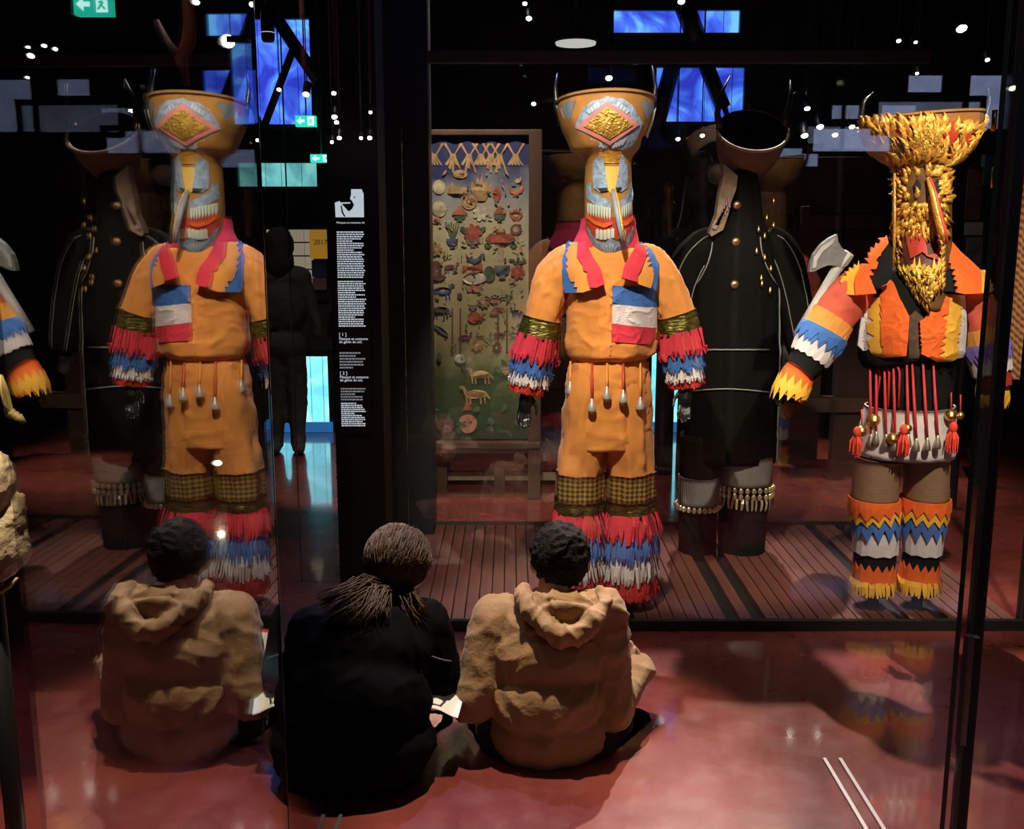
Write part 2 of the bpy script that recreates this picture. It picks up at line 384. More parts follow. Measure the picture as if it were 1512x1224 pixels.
# ================================================================ THE ROOM
XL, XR, YB, YF, ZC = -5.0, 6.2, -3.4, 7.6, 4.2
def floor_mat():
    m = mat('red_floor', (.19, .035, .03), .3); nt = m.node_tree; b = nt.nodes['Principled BSDF']
    tc = nt.nodes.new('ShaderNodeTexCoord')
    n = nt.nodes.new('ShaderNodeTexNoise'); n.inputs['Scale'].default_value = 2.2; n.inputs['Detail'].default_value = 8; n.inputs['Roughness'].default_value = .65
    r = nt.nodes.new('ShaderNodeValToRGB'); r.color_ramp.elements[0].color = (.15, .027, .022, 1); r.color_ramp.elements[1].color = (.29, .062, .047, 1)
    r.color_ramp.elements[0].position = .32; r.color_ramp.elements[1].position = .72
    n3 = nt.nodes.new('ShaderNodeTexNoise'); n3.inputs['Scale'].default_value = 9; n3.inputs['Detail'].default_value = 6
    r3 = nt.nodes.new('ShaderNodeValToRGB'); r3.color_ramp.elements[0].position = .5; r3.color_ramp.elements[1].position = .9
    r3.color_ramp.elements[0].color = (0, 0, 0, 1); r3.color_ramp.elements[1].color = (.22, .22, .22, 1)
    mx = nt.nodes.new('ShaderNodeMixRGB'); mx.inputs[2].default_value = (.42, .24, .2, 1)
    rr = nt.nodes.new('ShaderNodeMapRange'); rr.inputs[3].default_value = .2; rr.inputs[4].default_value = .38
    for q in (n, n3): nt.links.new(tc.outputs['Object'], q.inputs['Vector'])
    nt.links.new(n.outputs[0], r.inputs[0]); nt.links.new(n3.outputs[0], r3.inputs[0]); nt.links.new(r3.outputs[0], mx.inputs[0])
    nt.links.new(r.outputs[0], mx.inputs[1]); nt.links.new(mx.outputs[0], b.inputs['Base Color'])
    nt.links.new(n3.outputs[0], rr.inputs[0]); nt.links.new(rr.outputs[0], b.inputs['Roughness'])
    b.inputs['Coat Weight'].default_value = 1.; b.inputs['Coat Roughness'].default_value = .075; b.inputs['Coat IOR'].default_value = 1.95
    return m
dwall = mat('dark_wall', (.012, .011, .013), .7, var=.2)
rwall = mat('dark_red_wall', (.03, .012, .01), .6, var=.3)
tag(box('floor', (XL, YB, -.1), (XR, YF, 0), floor_mat(), loc=(0, 0, 0)), 'glossy worn red resin gallery floor', 'floor', kind='structure')
tag(box('ceiling', (XL, YB, ZC), (XR, YF, ZC + .1), dwall), 'black gallery ceiling', 'ceiling', kind='structure')
for n_, lo, hi in (('wall_far', (XL, YF, 0), (XR, YF + .1, ZC)), ('wall_left', (XL - .1, YB, 0), (XL, YF, ZC)),
                   ('wall_right', (XR, YB, 0), (XR + .1, YF, ZC)), ('wall_back', (XL, YB - .1, 0), (XR, YB, ZC))):
    tag(box(n_, lo, hi, dwall), 'dark painted gallery wall', 'wall', kind='structure')
def film(name, c0, c1, c2, st):
    m = mat(name, (.02, .02, .02), .3); nt = m.node_tree; b = nt.nodes['Principled BSDF']
    tc = nt.nodes.new('ShaderNodeTexCoord'); n = nt.nodes.new('ShaderNodeTexNoise'); n.inputs['Scale'].default_value = 3.6; n.inputs['Detail'].default_value = 8
    n.inputs['Distortion'].default_value = 1.2
    r = nt.nodes.new('ShaderNodeValToRGB'); e = r.color_ramp.elements
    e[0].color = (*c0, 1); e[0].position = .36; e[1].color = (*c2, 1); e[1].position = .64; x = e.new(.5); x.color = (*c1, 1)
    nt.links.new(tc.outputs['Object'], n.inputs['Vector']); nt.links.new(n.outputs[0], r.inputs[0]); nt.links.new(r.outputs[0], b.inputs['Emission Color'])
    b.inputs['Emission Strength'].default_value = st; return m
f_blue = film('blue_window_film', (.02, .035, .4), (.05, .12, .72), (.13, .42, .92), .85)
f_cyan = film('turquoise_window_film', (.12, .5, .6), (.2, .68, .85), (.4, .9, .95), 1.05)
f_teal = film('pale_teal_window_film', (.08, .3, .32), (.15, .5, .5), (.25, .6, .55), .6)
f_grey = film('grey_blue_daylight', (.3, .36, .6), (.36, .42, .7), (.42, .5, .8), 1.9)
def window(n, rect, cuts, m, label, braces=(), Y=YF - .01):
    u0, u1, v0, v1 = rect
    c = at((u0 + u1) / 2, v1, Y); root = empty('window_%d' % n, c, label, 'window'); root['kind'] = 'structure'
    xs = [u0] + list(cuts) + [u1]; vm = (v0 + v1) / 2
    z1, z0 = at(u0, v0, Y).z, at(u0, v1, Y).z
    for a, b in zip(xs, xs[1:]):
        box('pane', (at(a, vm, Y).x + .004, Y - .02, z0), (at(b, vm, Y).x - .004, Y, z1), m, root)
    x0, x1 = at(u0, vm, Y).x, at(u1, vm, Y).x
    for x in (x0, x1): box('frame_post', (x - .025, Y - .06, z0 - .025), (x + .025, Y - .0, z1 + .025), blackm, root)
    for z in (z0, z1): box('frame_rail', (x0, Y - .06, z - .025), (x1, Y - .0, z + .025), blackm, root)
    for (ua, va, ub, vb, w_) in braces:
        tube('brace', [at(ua, va, Y - .1), at(ub, vb, Y - .1)], w_, blackm, root, 6)
    return root
window(1, (340, 466, 25, 190), (365, 383, 411, 440), f_blue, 'tall blue filmed window crossed by dark diagonal steel braces',
       ((402, 18, 470, 120, .05), (432, 75, 388, 192, .03), (366, 140, 388, 192, .022)))
window(2, (350, 475, 236, 281), (393, 416, 446), f_teal, 'low pale teal window strip above the dark partition')
window(3, (392, 492, 520, 637), (420, 460, 478), f_cyan, 'bright turquoise window behind the standing visitor')
window(4, (900, 1095, 12, 56), (1015, 1040, 1068), f_blue, 'narrow blue window strip above the display case beam', ((1010, 8, 1030, 60, .07),))
window(5, (962, 1101, 96, 186), (1000, 1040, 1080), f_blue, 'blue window behind the horned masks with slanting braces',
       ((995, 90, 968, 190, .06), (1040, 90, 1068, 160, .055), (1068, 150, 1078, 190, .02)))
window(6, (955, 1010, 515, 637), (985,), f_cyan, 'turquoise window slice between the orange and black costumes')
for q, (u0, u1, v1) in enumerate(((392, 492, 637), (955, 1010, 637))):
    a, b = at(u0, v1, YF - .07), at(u1, v1, YF - .07)
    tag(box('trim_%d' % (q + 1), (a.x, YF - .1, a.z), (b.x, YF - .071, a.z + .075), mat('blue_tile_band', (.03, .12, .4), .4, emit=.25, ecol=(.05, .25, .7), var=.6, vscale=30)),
        'blue ornamental band along the foot of turquoise window', 'trim', kind='structure')
# windows in the wall behind the visitors: seen mirrored in the front glass of the case
GY = 3.70
def back(u, v):
    d = ray(u, v); L = 2 * GY - (YB + .02); return Vector((d.x * L / d.y, YB + .01, CAMH + d.z * L / d.y))
for q, (u0, u1, v0, v1, l) in enumerate(((1335, 1396, 107, 141, 'small square grey-blue window behind the visitors'), (1422, 1500, 107, 195, 'large grey-blue window behind the visitors'),
                                       (1195, 1320, 186, 228, 'wide low grey-blue window behind the visitors'), (1290, 1452, 146, 196, 'middle grey-blue window band behind the visitors'))):
    a, b = back(u0, v1), back(u1, v0); r_ = empty('window_%d' % (7 + q), (a.x, a.y, a.z), l, 'window'); r_['kind'] = 'structure'
    box('pane', (a.x, YB, a.z), (b.x, YB + .02, b.z), f_grey if q < 3 else film('dim_daylight', (.3, .33, .5), (.34, .38, .58), (.4, .45, .66), .9), r_)
    for x in (a.x, b.x): box('frame_post', (x - .03, YB, a.z - .03), (x + .03, YB + .05, b.z + .03), blackm, r_)
    for z in (a.z, b.z): box('frame_rail', (a.x, YB, z - .03), (b.x, YB + .05, z + .03), blackm, r_)
# ---------------------------------------------------------------- display case with plank platform
X0, X1, Y0, Y1 = -.39, 1.95, 3.68, 4.97
plank = mat('plank_wood', (.13, .045, .035), .42, var=.3, vscale=5, stretch=(6, .6, 1), bump=.15, coat=.25)
case = empty('display_case', ((X0 + X1) / 2, Y0, 0), 'large glass display case with a dark red plank platform', 'display case')
box('base_tray', (X0, Y0, 0), (X1, Y1, .006), blackm, case)
for lo, hi in (((X0, Y0 - .025, 0), (X1, Y0, .04)), ((X0, Y1, 0), (X1, Y1 + .03, .04))): box('platform_edge', lo, hi, blackm, case)
slots = [at(u, 935, 3.72).x for u in (924, 1073, 1122, 1338, 1388)]
pw = .0505; pm = None; x = X0 + .004
while x + pw < X1:
    if not any(abs(x + pw / 2 - q) < pw * .52 for q in slots):
        if pm is None:
            o = box('plank', (x + .0025, Y0, .004), (x + pw - .0025, Y1, .03), plank, case, bev=.0015); pm = (o, x)
        else:
            o = pm[0].copy(); COL.objects.link(o); o.parent = case; o.location = (x - pm[1], 0, (R.random() - .5) * .002)
    x += pw
g_case = glass('case_glass', (.97, .985, .98), .045, 5)
g_side = glass('coated_glass', (.80, .83, .82), .09, 3.1)
ZT = 3.2
box('front_glass', (X0, GY, .03), (X1, GY + .01, ZT), g_case, case)
box('rear_glass', (X0, Y1 - .015, .03), (X1, Y1 - .005, 2.27), g_case, case)
box('top_rail', (X0, Y1 - .03, 2.27), (X1, Y1 + .03, 2.32), mat('red_black_rail', (.03, .012, .012), .5), case)
box('corner_post', (X0 - .012, Y1 - .05, 0), (X0 + .0, Y1 + .02, ZT), blackm, case)
box('corner_post', (X1, Y0, 0), (X1 + .012, Y0 + .05, ZT), blackm, case)
# big mirror-bright side pane beside the visitors
sp = empty('glass_screen', (-.48, 1.45, 0), 'tall clear glass screen beside the seated visitors, mirroring the orange costume', 'glass screen')
edge = mat('glass_edge', (.05, .09, .08), .15, coat=.5)

# a second pane by the text panel
SIDE = sp; sp = empty('glass_screen', (-.9, 4.2, 0), 'narrow glass screen standing beside the black text partition', 'glass screen')
box('pane', (-.91, 4.2, 0), (-.76, 4.208, ZC), g_case, sp); box('edge_strip', (-.914, 4.199, 0), (-.91, 4.209, ZC), edge, sp)
# glass door with black post and brass hinges at the right
dr = empty('glass_door', (1.09, 2.3, 0), 'frameless glass door with black post, pull handle and brass hinges', 'glass door')
def slab(name, a, b, th, z0, z1, m, parent):
    a, b = Vector(a), Vector(b); d = (b - a).normalized(); n = Vector((-d.y, d.x)) * th / 2
    q = [a + n, b + n, b - n, a - n]; V = [(p.x, p.y, z) for z in (z0, z1) for p in q]
    return mk(name, V, [(3, 2, 1, 0), (4, 5, 6, 7), (0, 1, 5, 4), (1, 2, 6, 5), (2, 3, 7, 6), (3, 0, 4, 7)], m, parent)
slab('pane', (-.495, .98), (-.466, 1.92), .006, 0, ZC, g_side, SIDE); slab('edge_strip', (-.4659, 1.9201), (-.4658, 1.924), .008, 0, ZC, edge, SIDE)
slab('pane', (.892, 1.92), (1.095, 2.285), .008, 0, ZC, g_case, dr)
slab('edge_strip', (.888, 1.912), (.892, 1.92), .009, 0, ZC, edge, dr)
slab('post', (1.100, 2.30), (1.120, 2.30), .02, 0, ZC, blackm, dr)
slab('pull_handle', (1.076, 2.24), (1.09, 2.24), .02, at(1468, 1100, 2.24).z, at(1468, 940, 2.24).z, blackp, dr)
slab('post_trim', (1.122, 2.30), (1.127, 2.30), .012, 0, ZC, mat('brown_trim', (.08, .03, .02), .4), dr)
for v_ in (178, 262, 318, 362):
    p = at(1468, v_, 2.28); tube('hinge', [p - Vector((0, 0, .022)), p + Vector((0, 0, .022))], .006, brass, dr, 8)
# ---------------------------------------------------------------- black partition with the text panel
pa, pb = at(494, 600, 4.2).x, at(566, 600, 4.2).x
part_ = tag(box('wall_partition', (pa, 4.2, 0), (pb, 4.45, ZC), mat('black_partition', (.004, .004, .005), .6)), 'black partition carrying the white text panel', 'wall', kind='structure')
tag(box('wall_column', (at(563, 600, 4.9).x, 4.9, 0), (at(638, 600, 4.9).x, 5.1, ZC), mat('grey_column', (.014, .015, .017), .45)), 'charcoal grey column behind the text partition', 'wall', kind='structure')
tp = empty('text_panel', at(520, 640, 4.19), 'black text panel with white French text and a small picture', 'text panel')
box('board', (pa + .004, 4.188, at(520, 640, 4.19).z), (at(547, 500, 4.19).x, 4.199, at(520, 270, 4.19).z), mat('panel_black', (.006, .006, .007), .5), tp)
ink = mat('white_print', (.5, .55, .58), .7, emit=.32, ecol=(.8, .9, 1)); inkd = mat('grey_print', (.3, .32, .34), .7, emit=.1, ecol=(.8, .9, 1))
TY = 4.1865
def xr(u, v): return at(u, v, TY)
def bars(name, u0, u1, v0, v1, n, m, shear=.0):
    V = []; Fc = []
    for i in range(n):
        v = v0 + (v1 - v0) * (i + .5) / n; h = (v1 - v0) / n * .27; u = u0 + shear * (v - v0); e = u1 + shear * (v - v0) - R.random() * 6 - (14 if R.random() < .1 else 0)
        while u < e - 1:
            q = min(e, u + R.uniform(1.4, 5)); b0 = len(V)
            V += [xr(u, v - h), xr(q, v - h), xr(q, v + h), xr(u, v + h)]; Fc.append((b0, b0 + 1, b0 + 2, b0 + 3)); u = q + .8
    return mk(name, V, Fc, m, tp)
SH = .022
def sh(u, v): return u + SH * (v - 340)
bars('paragraph', sh(497, 342), 539, 341, 411, 21, ink, SH)
bars('paragraph', sh(497, 414), 540, 414, 483, 21, ink, SH)
bars('caption', sh(497, 526), 539, 519, 545, 6, inkd, SH)
bars('caption', sh(498, 572), 540, 572, 592, 5, inkd, SH)
bars('paragraph', sh(498, 594), 540, 594, 630, 12, ink, SH)
fs = .0185
for v_, b_, s_ in ((330, 'Masques et costumes de', fs * .62), (496, '[ 1 ]', fs), (502, 'Masque et costume', fs * .82), (506.5, 'de g\u00e9nie du sol,', fs * .82),
                   (553, '[ 2 ]', fs), (558.5, 'Masque et costume', fs * .82), (563, 'de g\u00e9nie du sol,', fs * .82)):
    text('lettering', b_, s_, at(sh(497, v_), v_, TY + .0005), ink, tp)
# picture on the panel: pale shape with a curved dark hollow
def panelpoly(name, pts, m, y):
    return mk(name, [at(480 + x / 6.12, 260 + y_ / 6.12, y) for x, y_ in pts], [tuple(range(len(pts)))], m, tp)
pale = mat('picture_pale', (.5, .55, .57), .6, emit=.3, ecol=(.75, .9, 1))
panelpoly('picture', [(235, 118), (330, 118), (348, 160), (352, 372), (95, 372), (88, 240), (130, 225), (150, 250), (185, 290), (215, 320), (245, 295), (262, 260), (245, 225), (225, 205), (235, 165)], pale, TY)
panelpoly('picture_line', [(140, 268), (150, 262), (165, 330), (185, 365), (172, 368), (150, 330)], mdark, TY - .001)
panelpoly('picture_line', [(255, 188), (275, 183), (270, 196), (260, 197)], mdark, TY - .001)
panelpoly('picture_line', [(145, 238), (228, 236), (228, 248), (145, 250)], pale, TY - .001)
# ================================================================ COSTUMES
YA = 3.84
def rg(u0, u1, v, ry, Y=YA, dy=0.):
    a, b = at(u0, v, Y), at(u1, v, Y); c = (a + b) / 2; return (c.x, Y + dy, c.z, (b.x - a.x) / 2, ry)
def arm(pts, Y=YA, flat=.85, y1=0.):
    o = []
    for i, (u, v, r) in enumerate(pts):
        c = at(u, v, Y); rr = r * (c - Vector((0, 0, CAMH))).length / FPX; o.append((c.x, Y + y1 * i / (len(pts) - 1), c.z, rr, rr * flat))
    return o
def px(u, v, Y=YA):
    p = at(u, v, Y); return (p.x, p.z)
def hit(S_, u, v):
    Y = S_.c[len(S_.c) // 2][1]
    for _ in range(4):
        p = at(u, v, Y); Y = S_.front(p.x, p.z).y
    return (p.x, p.z)
def cr(x0, y0, s, S_): return lambda pts: [hit(S_, x0 + x / s, y0 + y / s) for x, y in pts]
def zigzag(pts, n, amp, sgn=1):
    """jagged version of an open polyline, teeth to one side"""
    o = []
    seg = [math.dist(a, b) for a, b in zip(pts, pts[1:])]; tot = sum(seg)
    for i in range(2 * n + 1):
        d = tot * i / (2 * n); k = 0
        while k < len(seg) - 1 and d > seg[k]: d -= seg[k]; k += 1
        a, b = pts[k], pts[k + 1]; q = min(1, d / seg[k]); nx, ny = -(b[1] - a[1]) / seg[k], (b[0] - a[0]) / seg[k]
        e = amp * sgn if i % 2 else 0
        o.append((a[0] + (b[0] - a[0]) * q + nx * e, a[1] + (b[1] - a[1]) * q + ny * e))
    return o
def bell(parent, top, bot, m, cord=redpink, r=.0165, sw=.0):
    b = lathe('bell', [(0, .045), (.004, .043), (.006, .034), (r * .62, .026), (r * .9, .012), (r, 0), (r * .92, -.006), (r * .5, -.004), (.004, -.014), (0, -.016)], bot, m, parent, 14)
    mid = (Vector(top) + Vector(bot)) / 2 + Vector((sw, -.004, 0))
    tube('cord', [top, mid, Vector(bot) + Vector((0, 0, .042))], [.004, .006, .004], cord, b, 6)
    return b
def gloved_hand(parent, wrist, dirv, side, m=blackp, s=1.):
    d = Vector(dirv).normalized(); n = Vector((0, -1, 0)); t = d.cross(n).normalized() * side; w0 = Vector(wrist)
    def b(bm):
        cap(bm, w0 - d * .03 * s, w0 + d * .045 * s, .021 * s, .026 * s, 10); ell(bm, w0 + d * .05 * s, (.027 * s, .02 * s, .03 * s), seg=10)
        for k, L in ((-1.5, .055), (-.5, .066), (.5, .062), (1.5, .048)):
            p = w0 + d * .066 * s + t * k * .0125 * s; q = p + (d * .6 * L + n * .012 + t * k * .002) * s; e = q + (d * .35 * L + n * .35 * L) * s
            cap(bm, p, q, .0078 * s, .007 * s, 8); cap(bm, q, e, .007 * s, .0055 * s, 8)
        p = w0 + d * .02 * s + t * -.026 * s; q = p + (d * .03 + t * -.02 + n * .01) * s; cap(bm, p, q, .009 * s, .0075 * s, 8); cap(bm, q, q + (d * .025 + n * .008) * s, .0075 * s, .006 * s, 8)
    return blob('hand', b, m, parent, .0045, 3)
# ---------------------------------------------------------------- A: orange costume
rA = empty('festival_costume', (at(893, 900, YA).x, YA, .03), 'orange spirit costume with crimson collar, striped chest patch and fringed trouser legs', 'costume', 'costumes in the display case')
tors = Surf([rg(875, 920, 358, .06), rg(852, 942, 366, .095), rg(838, 958, 380, .115), rg(834, 966, 402, .13), rg(834, 970, 440, .138), rg(834, 971, 480, .142), rg(832, 971, 506, .148), rg(836, 966, 520, .145), rg(846, 956, 529, .12)],
            rnd_fold(1, .009, (2, 5, 8)))
tors.mesh('jacket', orange, rA, nt=70, na=96, cap=True)
legsA = [Surf([rg(a[0], a[1], a[2], a[3]) for a in L], rnd_fold(sd, .011, (3, 5, 8), .5)) for sd, L in (
    (3, ((844, 896, 535, .09), (834, 897, 590, .12), (829, 896, 650, .115), (823, 890, 695, .095), (821, 889, 757, .09), (822, 889, 800, .09), (823, 889, 878, .09))),
    (4, ((892, 954, 535, .09), (890, 960, 590, .12), (892, 961, 650, .115), (897, 962, 695, .095), (897, 964, 757, .09), (898, 965, 800, .09), (898, 964, 878, .09))))]
hip = Surf([rg(846, 955, 524, .11), rg(842, 956, 540, .125), rg(837, 958, 575, .132), rg(833, 960, 615, .128), rg(831, 961, 658, .122)], rnd_fold(5, .009, (7, 10, 15), .4))
hip.mesh('trouser_seat', orange, rA, nt=30, na=72, cap=True)
for S_ in legsA:
    lg = S_.mesh('trouser_leg', orange, rA, t1=S_.tz(at(893, 800, YA).z), nt=34, na=56, cap=True)
    z = lambda v: S_.tz(at(893, v, YA).z)
    S_.mesh('gold_band', brocade_m, lg, z(696), z(738), 5, 56, .006, inner=.006)
    S_.mesh('gold_hem', goldleaf if False else lame, lg, z(736), z(758), 4, 56, .007, inner=.006)
    S_.fringe('red_fringe', redpink, lg, z(753), z(792), 64, .008, .016)
    S_.fringe('blue_fringe', blue, lg, z(786), z(824), 64, .008, .012)
    S_.fringe('white_fringe', white, lg, z(815), z(853), 60, .006, .01)
    S_.fringe('red_hem_fringe', red, lg, z(846), z(878), 60, .002, .008)
    S_.fringe('red_hem_fringe', red, lg, z(858), z(882), 60, .006, .004)
    tube('leg_post', [Vector((S_.c[-1][0], YA, .03)), Vector((S_.c[-1][0], YA, .35))], .022, blackm, rA, 12)
armA = [Surf(arm(p), rnd_fold(sd, .009, (2, 4, 6), 3)) for sd, p in (
    (6, ((852, 372, 15), (836, 388, 26), (820, 412, 30), (809, 440, 29), (802, 468, 28), (795, 500, 30), (787, 535, 28), (781, 562, 25), (777, 580, 22))),
    (7, ((940, 372, 15), (956, 388, 26), (973, 412, 29), (988, 440, 28), (998, 465, 27), (1004, 498, 28), (1009, 530, 26), (1012, 553, 24), (1014, 572, 21))))]
for k, S_ in enumerate(armA):
    sl = S_.mesh('sleeve', orange, rA, nt=56, na=60, cap=True)
    e = lambda a: a
    S_.mesh('gold_band', lame, sl, .50, .635, 8, 44, .006, inner=.006)
    S_.fringe('crimson_fringe', redpink, sl, .61, .79, 46, .007, .014, head=.8)
    S_.fringe('blue_fringe', blue, sl, .76, .88, 46, .007, .008, head=.8)
    S_.fringe('white_fringe', white, sl, .85, .955, 46, .006, .006, head=.7)
    S_.fringe('red_cuff', red, sl, .93, 1.0, 40, .003, .004, head=.9)
    c = S_.c[-1]; gloved_hand(rA, (c[0], c[1] - .01, c[2] - .0), ((-.1, 0, -1) if k == 0 else (-.15, -.2, -1)), 1 if k == 0 else -1)
cape = Surf([rg(866, 930, 330, .06), rg(846, 948, 352, .105), rg(826, 970, 378, .14), rg(818, 980, 405, .162), rg(816, 984, 450, .17)])
cv = cr(600, 300, 3.78, tors); ck = cr(600, 300, 3.78, cape)
# collar: three jagged layers each side
def lay(S_, root, conv, blue_p, or_p, red_p, ms, offs=(.0, .007, .014)):
    c = decal(S_, 'collar', conv(red_p), offs[2], ms[2], root, th=.008)
    decal(S_, 'collar_trim', conv(or_p), offs[1], ms[1], c, th=.008)
    decal(S_, 'collar_edge', conv(blue_p), offs[0], ms[0], c, th=.012)
lay(cape, rA, ck, zigzag([(905, 210), (875, 300), (875, 400), (885, 500)], 6, 8) + [(960, 500), (1000, 480), (960, 330), (960, 225)],
    zigzag([(940, 215), (915, 300), (925, 380), (960, 450), (985, 498)], 9, 32) + [(1100, 455), (1080, 420), (1000, 300), (985, 220)],
    [(955, 215), (950, 300), (985, 350), (985, 375), (1010, 385), (1005, 410), (1025, 420), (1020, 470), (1060, 470), (1105, 450), (1085, 370), (1040, 300), (1000, 215)], (blue, orange2, redpink))
lay(cape, rA, ck, [(1310, 215), (1370, 260), (1410, 340), (1405, 420), (1395, 490), (1370, 470), (1330, 330), (1300, 250)],
    [(1290, 240), (1200, 420), (1365, 475)] + zigzag([(1365, 475), (1385, 400), (1370, 320), (1335, 220)], 9, 30, -1),
    [(1285, 225), (1330, 235), (1340, 280), (1320, 300), (1325, 330), (1300, 345), (1305, 380), (1290, 400), (1290, 440), (1200, 415), (1215, 350), (1255, 280)], (blue, orange2, redpink))
# standing part of the collar round the neck
neck = Surf([rg(858, 938, 318, .085, dy=.02), rg(856, 940, 340, .095, dy=.02), rg(846, 948, 362, .11, dy=.02), rg(836, 958, 384, .125, dy=.02)], rnd_fold(9, .004))
nk = neck.mesh('collar_stand', redpink, rA, 0, 1, 12, 60, 0, a0=math.radians(118), a1=math.radians(422), inner=.004)
flag = decal(tors, 'chest_patch', cv([(1150, 560), (1402, 578), (1395, 695), (1148, 670)]), .006, white, rA, th=.006)
decal(tors, 'blue_stripe', cv([(1150, 460), (1408, 462), (1402, 582), (1150, 562)]), .0062, blue, flag, th=.006)
decal(tors, 'red_stripe', cv([(1147, 670), (1396, 694), (1362, 785), (1145, 770)]), .0062, redpink, flag, th=.006)
decal(tors, 'button_placket', cv([(1135, 470), (1147, 470), (1143, 850), (1131, 850)]), .003, orange2, rA, th=.004)
for u, v, mm in ((841, 580, silver), (873, 606, silver), (895, 588, silver), (919, 593, silver), (944, 603, silver)):
    p = hip.front(*hit(hip, u, v - 2), .022); q = hip.front(*hit(hip, u + 1, 533), .008); bell(rA, q, p, mm, mred if u in (873, 919) else orange2)
# neck dowel that carries the mask
tube('neck_post', [at(897, 420, YA), at(897, 335, YA)], .04, blackm, rA, 12)
# ---------------------------------------------------------------- mask of A
YM = YA - .02
mA = empty('spirit_mask', (at(897, 386, YM).x, YM, at(897, 386, YM).z), 'ochre and blue painted mask with flared basket crown and gold diamond', 'mask', 'spirit masks')
ms = Surf([rg(822, 966, 151, .185, YM), rg(823, 965, 165, .184, YM), rg(829, 960, 188, .172, YM), rg(838, 952, 206, .152, YM), rg(849, 945, 221, .125, YM), rg(860, 935, 233, .10, YM), rg(864, 932, 243, .093, YM),
           rg(863, 933, 280, .097, YM), rg(863, 934, 315, .1, YM), rg(864, 934, 340, .1, YM), rg(870, 930, 362, .088, YM), rg(881, 920, 378, .06, YM), rg(892, 908, 386, .025, YM)])
mo = ms.mesh('mask_shell', ochre, mA, 0, 1, 60, 72, inner=.012, cap=False)
rim = Surf([rg(821, 967, 148.5, .188, YM), rg(821, 967, 152, .188, YM)])
rim.mesh('rim', mat('rim_wood', (.35, .19, .07), .6, var=.3), mA, 0, 1, 2, 72, .003, inner=.016)
for o in (mo, [q for q in mA.children if q.name.startswith('rim')][0]):
    for v_ in o.data.vertices:
        zz_ = v_.co.z + mA.location.z; w_ = max(0, (zz_ - at(897, 175, YM).z) / .09); v_.co.z += .028 * min(1, w_) * (-v_.co.y / .185)
cm = cr(780, 100, 4.08, ms)
def md(name, pts, off, m, parent=None): return decal(ms, name, cm(pts), off, m, parent or mo, .01, .006)
md('crown_ornament', [(280, 360), (300, 300), (330, 245), (385, 200), (440, 190), (472, 172), (520, 180), (575, 188), (625, 225), (655, 270), (690, 340), (660, 390), (650, 440), (620, 480), (560, 497), (490, 470), (440, 502), (375, 490), (330, 440), (312, 395)], .003, mblue)
d1 = md('diamond_border', [(472, 203), (668, 345), (490, 468), (286, 366)], .008, mpink)
md('diamond_field', [(475, 238), (630, 346), (488, 434), (332, 357)], .011, goldleaf, d1)
for side in (-1, 1):
    X = (lambda x: x) if side < 0 else (lambda x: 960 - x)
    for w_ in range(4):      # curled ridges of the crown ornament
        a = 20 + w_ * 18
        md('ornament_ridge', [(X(330 + a), 262 - w_ * 16), (X(345 + a), 250 - w_ * 16), (X(358 + a), 268 - w_ * 14), (X(348 + a), 282 - w_ * 12)], .006, mat('pale_blue', (.45, .55, .68), .5))
        md('ornament_ridge', [(X(350 + a), 430 + w_ * 8), (X(362 + a), 425 + w_ * 8), (X(385 + a), 462 + w_ * 7), (X(372 + a), 470 + w_ * 6)], .006, mat('pale_blue', (.45, .55, .68), .5))
    md('corner_panel', [(X(200), 225), (X(285), 195), (X(262), 250), (X(248), 320), (X(215), 270)], .003, mat('mask_slate', (.16, .2, .26), .5, var=.3))
    md('crown_stripe', [(X(190), 240), (X(205), 260), (X(250), 400), (X(242), 425), (X(215), 350)], .004, mat('stripe_grey', (.4, .38, .34), .5))
md('forehead', [(462, 595), (548, 595), (535, 680), (522, 745), (505, 765), (480, 738), (466, 660)], .004, myel)
md('forehead', [(430, 505), (560, 505), (580, 545), (550, 575), (455, 575), (418, 545)], .004, gold)
md('brow', [(392, 562), (432, 528), (452, 560), (460, 640), (482, 740), (430, 752), (392, 725), (386, 640)], .006, mblue)
md('brow', [(556, 528), (575, 530), (592, 575), (600, 650), (596, 722), (560, 748), (528, 738), (542, 640), (550, 560)], .006, mblue)
md('eye_slit', [(418, 727), (476, 722), (474, 742), (432, 746)], .009, mdark)
md('eye_slit', [(528, 722), (562, 720), (558, 738), (532, 742)], .009, mdark)
md('cheek', [(352, 700), (378, 690), (380, 750), (420, 765), (470, 790), (500, 815), (500, 850), (440, 842), (385, 815), (346, 790)], .005, mblue)
md('cheek', [(622, 690), (632, 760), (628, 800), (595, 825), (545, 850), (535, 815), (575, 790), (600, 750)], .005, mblue)
md('mouth', [(347, 872), (420, 905), (500, 900), (560, 905), (628, 880), (630, 960), (600, 1035), (405, 1035), (352, 955)], .003, mred)
for side, (a, b, n) in enumerate(((352, 498, 9), (545, 624, 6))):
    for i in range(n):
        x0, x1 = a + (b - a) * i / n, a + (b - a) * (i + .9) / n; q = i / (n - 1); y0 = (815 + 28 * q) if side == 0 else (845 - 40 * q); y1 = y0 + 78
        md('tooth', [(x0, y0), (x1, y0 + 2), (x1 - 1, y1 - 30), (x0 + (x1 - x0) * .6, y1), (x0 + 1, y1 - 30)], .008, mteeth)
md('lip', [(347, 880), (400, 922), (450, 938), (500, 925), (502, 945), (455, 965), (398, 945), (347, 905)], .01, hot)
md('lip', [(545, 930), (590, 925), (630, 892), (632, 915), (592, 950), (545, 962)], .01, hot)
for i in range(8):
    x0 = 405 + i * 23; y0 = 968 + 6 * math.sin(i)
    if i != 5: md('tooth', [(x0, y0 + 8), (x0 + 10, y0), (x0 + 20, y0 + 8), (x0 + 20, y0 + 62), (x0, y0 + 62)], .008, mteeth)
